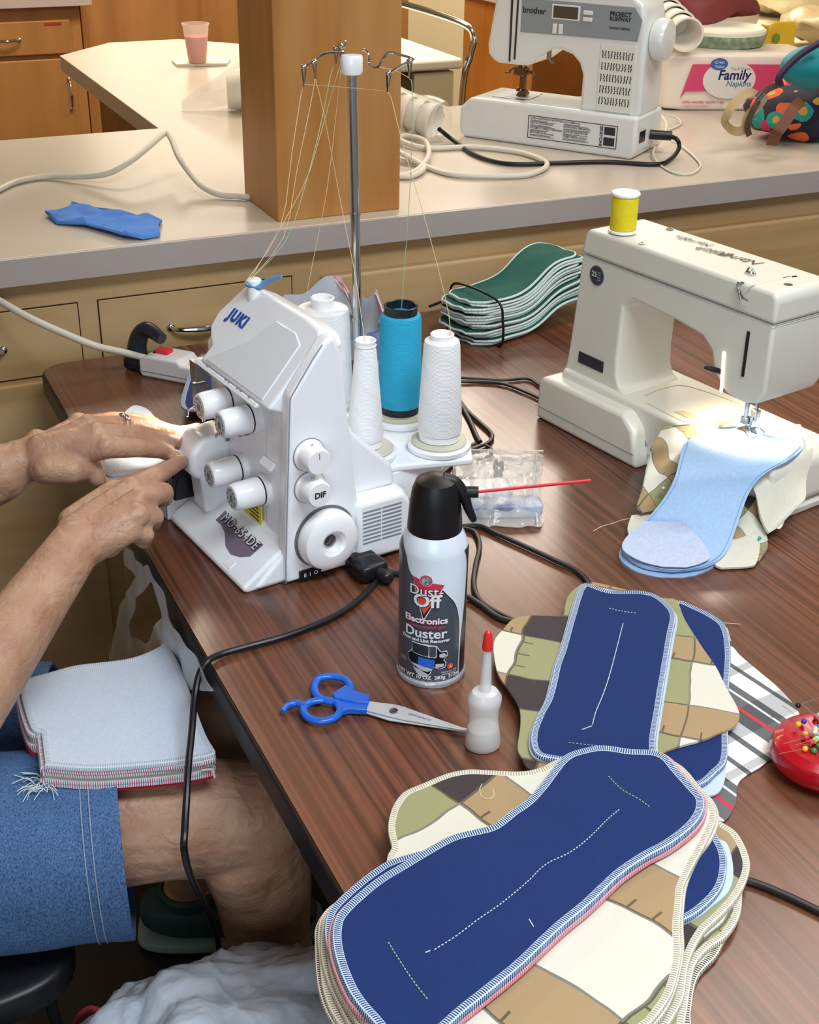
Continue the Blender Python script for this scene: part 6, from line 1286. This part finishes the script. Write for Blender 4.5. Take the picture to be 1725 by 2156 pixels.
tcn = N.new('ShaderNodeTexCoord'); vo = N.new('ShaderNodeTexVoronoi'); vo.inputs['Scale'].default_value = 55; L.new(tcn.outputs['Object'], vo.inputs['Vector'])
n2_ = N.new('ShaderNodeTexNoise'); n2_.inputs['Scale'].default_value = 34; n2_.inputs['Detail'].default_value = 4; n2_.inputs['Distortion'].default_value = 1.2; L.new(tcn.outputs['Object'], n2_.inputs[0])
bp_ = N.new('ShaderNodeBump'); bp_.inputs['Strength'].default_value = .55; bp_.inputs['Distance'].default_value = .006; L.new(n2_.outputs[0], bp_.inputs['Height'])
L.new(b.inputs['Normal'].links[0].from_socket, bp_.inputs['Normal']); L.new(bp_.outputs[0], b.inputs['Normal'])
old = b.inputs['Base Color'].links[0].from_socket; L.new(mixc(N, L, math_(N, L, 'MULTIPLY', math_(N, L, 'LESS_THAN', vo.outputs['Distance'], .07), .4), old, lin('#7d4a34')), b.inputs['Base Color'])
# nails
def nail(p, dr, up, s=.0055):
    x = Vector(dr).normalized(); z = Vector(up); z = (z-x*z.dot(x)).normalized(); M = Matrix.Translation(p) @ Matrix((x, z.cross(x), z)).transposed().to_4x4()
    mo('fingernail', ell((0, 0, 0), s*1.1, s*.85, .0016, 16, 8, M), mat('nail', '#dba993', .25) if 'nail' not in MATS else MATS['nail'], pr_, world=True)
nail(W(380, 973, .840)+Vector((0, 0, .0078)), W(382, 972, .84)-W(358, 985, .852), (0, 0, 1), .005)
nail(W(384, 935, .846)+Vector((0, 0, .0080)), W(385, 935, .846)-W(345, 925, .862), (0, 0, 1), .005)
nail(W(377, 912, .846)+Vector((0, 0, .0078)), W(378, 912, .846)-W(330, 900, .858), (0, 0, 1), .0048)
# ring
rc = W(263, 893, .873); rdv = (W(270, 892, .872)-W(186, 897, .884)).normalized(); rM = Matrix.Translation(rc) @ rdv.to_track_quat('Z', 'Y').to_matrix().to_4x4()
rg = mo('ring', join(tube([rM @ Vector((.0118*math.cos(a*PI/12), .0118*math.sin(a*PI/12), 0)) for a in range(24)], .0010, 8, closed=True, n=1), ell(rc+Vector((-.002, -.002, .0128)), .0030, .0030, .0028, 12, 8), ell(rc+Vector((.001, -.007, .0105)), .0024, .0024, .0024, 12, 8), ell(rc+Vector((-.003, .004, .0110)), .0022, .0022, .0022, 12, 8)), M_chrome, pr_, world=True, label='silver ring with small stones')
# hair and shirt
mo('hair', join(ell(hd+Vector((-.008, 0, .055)), .102, .088, .108, 28, 18), ell(hd+Vector((-.05, 0, .0)), .065, .08, .09)), mat('hair_grey', '#8d8780', .6, bump=(90, .8, .004)), pr_, world=True, remesh=.008)
mo('shirt', join(*[cap(pel+Vector((0, y, .03)), ch+Vector((0, y*1.1, 0)), .118, .113) for y in (-.07, .07)], cap(ch+Vector((.02, -.12, .10)), ch+Vector((.02, .12, .10)), .086, .086), cap(s_r, s_l, .062, .062), cap(s_r, s_r.lerp(e_r, .45), .062, .058), cap(s_l, s_l.lerp(e_l, .45), .062, .058)), mat('shirt_maroon', '#6a2f2c', .85, bump=(300, .3)), pr_, world=True, remesh=.006, smoothit=4)
# shorts
hem_r = W(262, 1742, .575); dr_ = (hem_r-hip_r).normalized(); hem_l = hip_l.lerp(kn_l, .62)
def leg_tube(a, b, r1, r2, seed):
    d = (b-a).normalized(); L_ = (b-a).length; u = d.cross(Vector((0, 0, 1))).normalized(); v = u.cross(d); V, F = [], []; n, m = 48, 26
    for sgn in (0, 1):
        for i in range(m+1):
            t = i/m; p = a+d*(L_*t); r = r1*(1-t)+r2*t-(.0035 if sgn else 0)
            for k in range(n):
                an = 2*PI*k/n; q = Vector((math.cos(an), math.sin(an), 0)); f = (noise.noise(Vector((q.x*1.6+seed, q.y*1.6, t*5)))*.016+noise.noise(Vector((q.x*3+seed, q.y*3, t*11)))*.006)*(1-.9*t)
                if t > .93: f += .0015
                V.append(p+u*math.cos(an)*(r+f)+v*math.sin(an)*(r*.97+f)-Vector((0, 0, .040))*max(0, -math.sin(an))*t)
    S = (m+1)*n
    for i in range(m):
        for k in range(n): q = (i*n+k, i*n+(k+1) % n, (i+1)*n+(k+1) % n, (i+1)*n+k); F += [q, tuple(S+x for x in reversed(q))]
    for k in range(n): F.append((m*n+k, m*n+(k+1) % n, S+m*n+(k+1) % n, S+m*n+k))
    return (V, F), (a, d, L_, u, v)
sh = mo('shorts', leg_tube(hip_r+Vector((-.03, 0, 0)), hem_r, .105, .092, 1)[0], M_denim, pr_, world=True, angle=60, label='blue denim shorts leg nearest the viewer')
gl, fr_l = leg_tube(hip_l+Vector((-.03, 0, 0)), hem_l, .105, .084, 5)
mo('shorts', gl, M_denim, pr_, world=True, angle=60, label='far blue denim shorts leg')
mo('shorts_seat', join(cap(pel+Vector((-.02, -.10, .0)), pel+Vector((-.02, .10, .0)), .125, .125), cap(hip_r+Vector((.03, .06, .0)), hip_l+Vector((.03, -.06, .0)), .1, .1), cap(hip_r.lerp(hem_r, .5)+Vector((0, .08, -.03)), hip_l.lerp(hem_l, .45)+Vector((0, -.05, -.03)), .06, .06)), M_denim, pr_, world=True, remesh=.006, smoothit=4)
a, d, L_, u, v = leg_tube(hip_r+Vector((-.03, 0, 0)), hem_r, .105, .092, 1)[1]
for off in (.028, .036):
    mo('hem_stitch', tube([a+d*(L_-off)+u*math.cos(k*PI/24)*.0936+v*math.sin(k*PI/24)*.0908-Vector((0, 0, .0365*max(0, -math.sin(k*PI/24)))) for k in range(49)], .0006, 5, n=1), mat('stitch_denim', '#9aa9b8', .8) if 'stitch_denim' not in MATS else MATS['stitch_denim'], sh, world=True)
# sneakers
def sneaker(an, rz):
    M = Matrix.Translation(Vector((an.x, an.y, 0))) @ Matrix.Rotation(rz, 4, 'Z'); g = lump(gridbox(-.075, .19, -.046, .046, .018, .085, e=3), .004, 12)
    V = [Vector((x.x, x.y, x.z if x.x < .06 else .018+(x.z-.018)*(1-(x.x-.06)*3.2))) for x in g[0]]
    t = mo('sneaker', xf((V, g[1]), M), mat('sneaker_teal', '#1a4246', .6, bump=(300, .3)) if 'sneaker_teal' not in MATS else MATS['sneaker_teal'], pr_, world=True, label='teal green sneaker')
    mo('sole', xf(gridbox(-.08, .20, -.05, .05, .0, .026, e=4), M), mat('sole_pale', '#7f9a9a', .5) if 'sole_pale' not in MATS else MATS['sole_pale'], t, world=True)
    mo('collar', xf(lathe([(.036, .07), (.042, .075), (.044, .092), (.040, .098), (.035, .094)], 30), M), MATS['sneaker_teal'], t, world=True)
sneaker(an_r, -.2); sneaker(an_l, -.35)

# ------------------------------------------------------------------ chair
ch_ = thing('chair', (-.12, 1.27, 0), 0, 'black chair with thin metal frame under the seated person', 'chair')
M_vinyl = mat('black_vinyl', '#0f0f13', .4)
mo('seat', gridbox(-.36, .13, 1.01, 1.51, .415, .462, e=7), M_vinyl, ch_, world=True)
mo('backrest', xf(gridbox(-.03, .0, -.22, .22, 0, .34, e=7), Matrix.Translation((-.38, 1.27, .60)) @ Matrix.Rotation(-.15, 4, 'Y')), M_vinyl, ch_, world=True)
for y in (1.05, 1.49):
    mo('leg', tube([(-.30, y, .42), (.06, y, .405), (.09, y, .39), (.11, y, .02), (.11, y, .0)], .007, 10), M_dark, ch_, world=True)
    mo('leg', tube([(-.42, y, .92), (-.385, y, .6), (-.35, y, .42), (-.40, y, .0)], .010, 10), M_steel, ch_, world=True)

# ------------------------------------------------------------------ flannel squares on the lap
lap = [(48, 1450), (104, 1429), (167, 1408), (271, 1396), (317, 1383), (350, 1367), (351, 1368), (376, 1413), (405, 1488), (430, 1550), (450, 1582), (452, 1586), (446, 1590), (396, 1598), (292, 1609), (188, 1621), (104, 1622), (99, 1619), (92, 1562), (90, 1558), (70, 1550), (52, 1495), (47, 1452)]
M_redf = fabric('red_flannel', '#c01f35'); ov_red = overlock('overlock_pale_on_red', '#d5dae2', '#a84458', .0022, .62); M_greenf = fabric('mint_flannel', '#b9cdb4')
hl = lambda z: (lambda x, y: z+.006*math.sin((y-1.05)*14)+.004*math.sin(x*22))
nm = {0: ('bottom', M_redf), 1: ('second lowest', M_pale), 2: ('third from the bottom', M_pale), 3: ('pale green', M_greenf), 4: ('white fifth', M_pale), 5: ('white second topmost', M_pale), 6: ('top pale blue grey', M_pale)}
for k in range(7):
    dy = (6-k)*7.5; px = [(x-(4 if x < 110 and k < 6 else 0)-(5 if x < 110 and k in (0, 2, 5) else 0), y+dy+(2 if k == 5 and x > 300 else 0)) for x, y in lap]
    pad('flannel_square', px, .655+k*.0048, f'{nm[k][0]} flannel square of the pile on the lap of the seated person', 'cloth', nm[k][1], (ov_red if k in (1, 2, 4, 5) else overlock('overlock_pale', '#ccd5de', '#a3aab6', .0022, .6)) if k not in (0, 3) else None, th=.0036, w=.006, hf=hl(.655+k*.0048), sp=.012)
rf = random.Random(4); g = []
for k in range(46):
    p = at(rf.uniform(66, 112), rf.uniform(1640, 1668), .664); q = p+Vector((rf.uniform(-.022, .008), rf.uniform(-.016, .016), rf.uniform(-.012, .006))); g.append(tube([p, (p+q)/2+Vector((rf.uniform(-.005, .005), rf.uniform(-.005, .005), rf.uniform(0, .005))), q], .0005, 4, n=3))
mo('frayed_threads', join(*g), mat('fray', '#cfdbe0', .9), label='tuft of frayed pale threads at the left corner of the lap cloth pile', cat='threads', kind='stuff')
mo('thread_end', tube([at(*p, .668) for p in ((425, 1622), (445, 1620), (450, 1628), (452, 1637))], .0011, 6), mat('thread_end_cream', '#e0c9bb', .9), label='short cream thread chain at the right corner of the lap cloth pile', cat='thread')

# ------------------------------------------------------------------ cloth being sewn
hc = [(258, 884), (272, 866), (288, 857), (312, 866), (333, 889), (380, 903), (420, 893), (426, 930), (414, 962), (400, 973), (378, 983), (330, 1000), (280, 1006), (228, 1010), (223, 992), (232, 966), (246, 942), (262, 910)]
def hheld(x, y):
    p = at(225, 985, .83); d = math.hypot(x-p.x, y-p.y); return .829+.010*math.exp(-(d/.03)**2)+.0015*math.sin(x*90+y*50)
pad('sewing_cloth', hc, .829, 'white flannel cloth held under both hands at the needle of the overlock machine', 'cloth', M_pale, None, th=.0030, hf=hheld, sp=.007)
mo('red_cloth_edge', tube([at(*p, .8305) for p in ((371, 990), (385, 984), (396, 975), (404, 971), (412, 970))], [.001, .0035, .004, .003, .001], 8, flat=.6), M_redf, label='red cloth edge under the index finger at the overlock needle', cat='cloth')
g = []
for k in range(16):
    p = at(rf.uniform(388, 418), rf.uniform(972, 990), .829); g.append(tube([p, p+Vector((rf.uniform(-.008, .008), rf.uniform(-.008, .008), rf.uniform(-.004, .004))), p+Vector((rf.uniform(-.012, .012), rf.uniform(-.012, .012), rf.uniform(-.006, .006)))], .0005, 4, n=3))
mo('thread_lint', join(*g), mat('lint_white', '#e9e4e0', .9), label='white thread lint curled at the overlock needle', cat='threads', kind='stuff')

# ------------------------------------------------------------------ plastic bags off the table
M_hd = mat('thin_white_film', '#c6ccd0', .35, alpha=.78, spec=.5, bump=(40, .6, .004))
def plane_bag(polys, x, m, name, label):
    V, F = [], []
    for poly in polys:
        P = [atx(a, b, x) for a, b in poly]; P2 = [Vector((p.y, p.z)) for p in P]; P2 = resample(P2, .008); P2 = P2[:-1] if (P2[0]-P2[-1]).length < .004 else P2
        ol = P2; pts = list(ol); ys = [p.x for p in ol]; zs = [p.y for p in ol]; yy = min(ys)
        while yy < max(ys):
            zz = min(zs)
            while zz < max(zs):
                q = Vector((yy, zz))
                if inside(q, ol) and segd(q, ol) > .004: pts.append(q)
                zz += .009
            yy += .009
        n = len(ol); r = delaunay_2d_cdt(pts, [(i, (i+1) % n) for i in range(n)], [], 1, 1e-6); o = len(V)
        for s in (0, 1): V += [Vector((x+.007*noise.noise(Vector((p.x*24, p.y*24, 1)))-(.0007 if s else 0), p.x, p.y)) for p in r[0]]
        k = len(r[0]); F += [tuple(o+i for i in t) for t in r[2]] + [tuple(o+k+i for i in reversed(t)) for t in r[2]]
    return mo(name, (V, F), m, label=label, cat='bag', angle=40)
plane_bag([[(300, 1195), (278, 1230), (256, 1268), (240, 1330), (230, 1398), (264, 1396), (274, 1335), (292, 1262), (314, 1224)], [(300, 1195), (314, 1224), (340, 1300), (352, 1350), (395, 1452), (452, 1455), (420, 1400), (370, 1320), (330, 1225), (312, 1188)], [(274, 1335), (308, 1356), (340, 1300), (352, 1350), (395, 1452), (330, 1450), (232, 1420), (240, 1398), (264, 1396)], [(262, 1152), (266, 1185), (288, 1216), (300, 1195), (276, 1165)]], .286, M_hd, 'carrier_bag', 'thin white carrier bag hanging from the left edge of the table behind the lap')
V, F = ell((0, 0, 0), 1, 1, 1, 170, 110); out = []
M_trash = mat('white_bag_plastic', '#c2cbd6', .2, coat=.5, bump=(55, .35, .006), trans=.0)
for v in V:
    p = Vector((v.x*.245, v.y*.21, max(v.z, -.85)*.27))*(1+.08*noise.noise(v*2.0)+.0)
    f = noise.noise(Vector((v.x*2.5+v.z*2, v.y*2.5, v.z*1.2+3))); f2 = noise.noise(Vector((v.x*6, v.y*3, v.z*5+9)))
    p += v*(.026*abs(f)+.006*(1-abs(f2))**4+.0030*(1-abs(noise.noise(Vector((v.x*9+4, v.y*5, v.z*9)))))**5+.0012*noise.noise(v*16)); out.append(p+Vector((.238, .865, .232)))
mn = min(p.z for p in out); out = [Vector((p.x, p.y, max(p.z, .001))) for p in out]
tg = thing('plastic_bag', (.275, .845, 0), 0, 'stuffed crinkled white plastic bag on the floor at the bottom left', 'bag')
mo('bag_skin', (out, F), M_trash, tg, world=True, angle=75)
mo('drawstring', tube([at(160, 2152, .33), at(172, 2134, .355), at(190, 2124, .37), at(210, 2130, .385), at(226, 2152, .385)], .0034, 8), M_redf, tg, world=True, label='red drawstring')
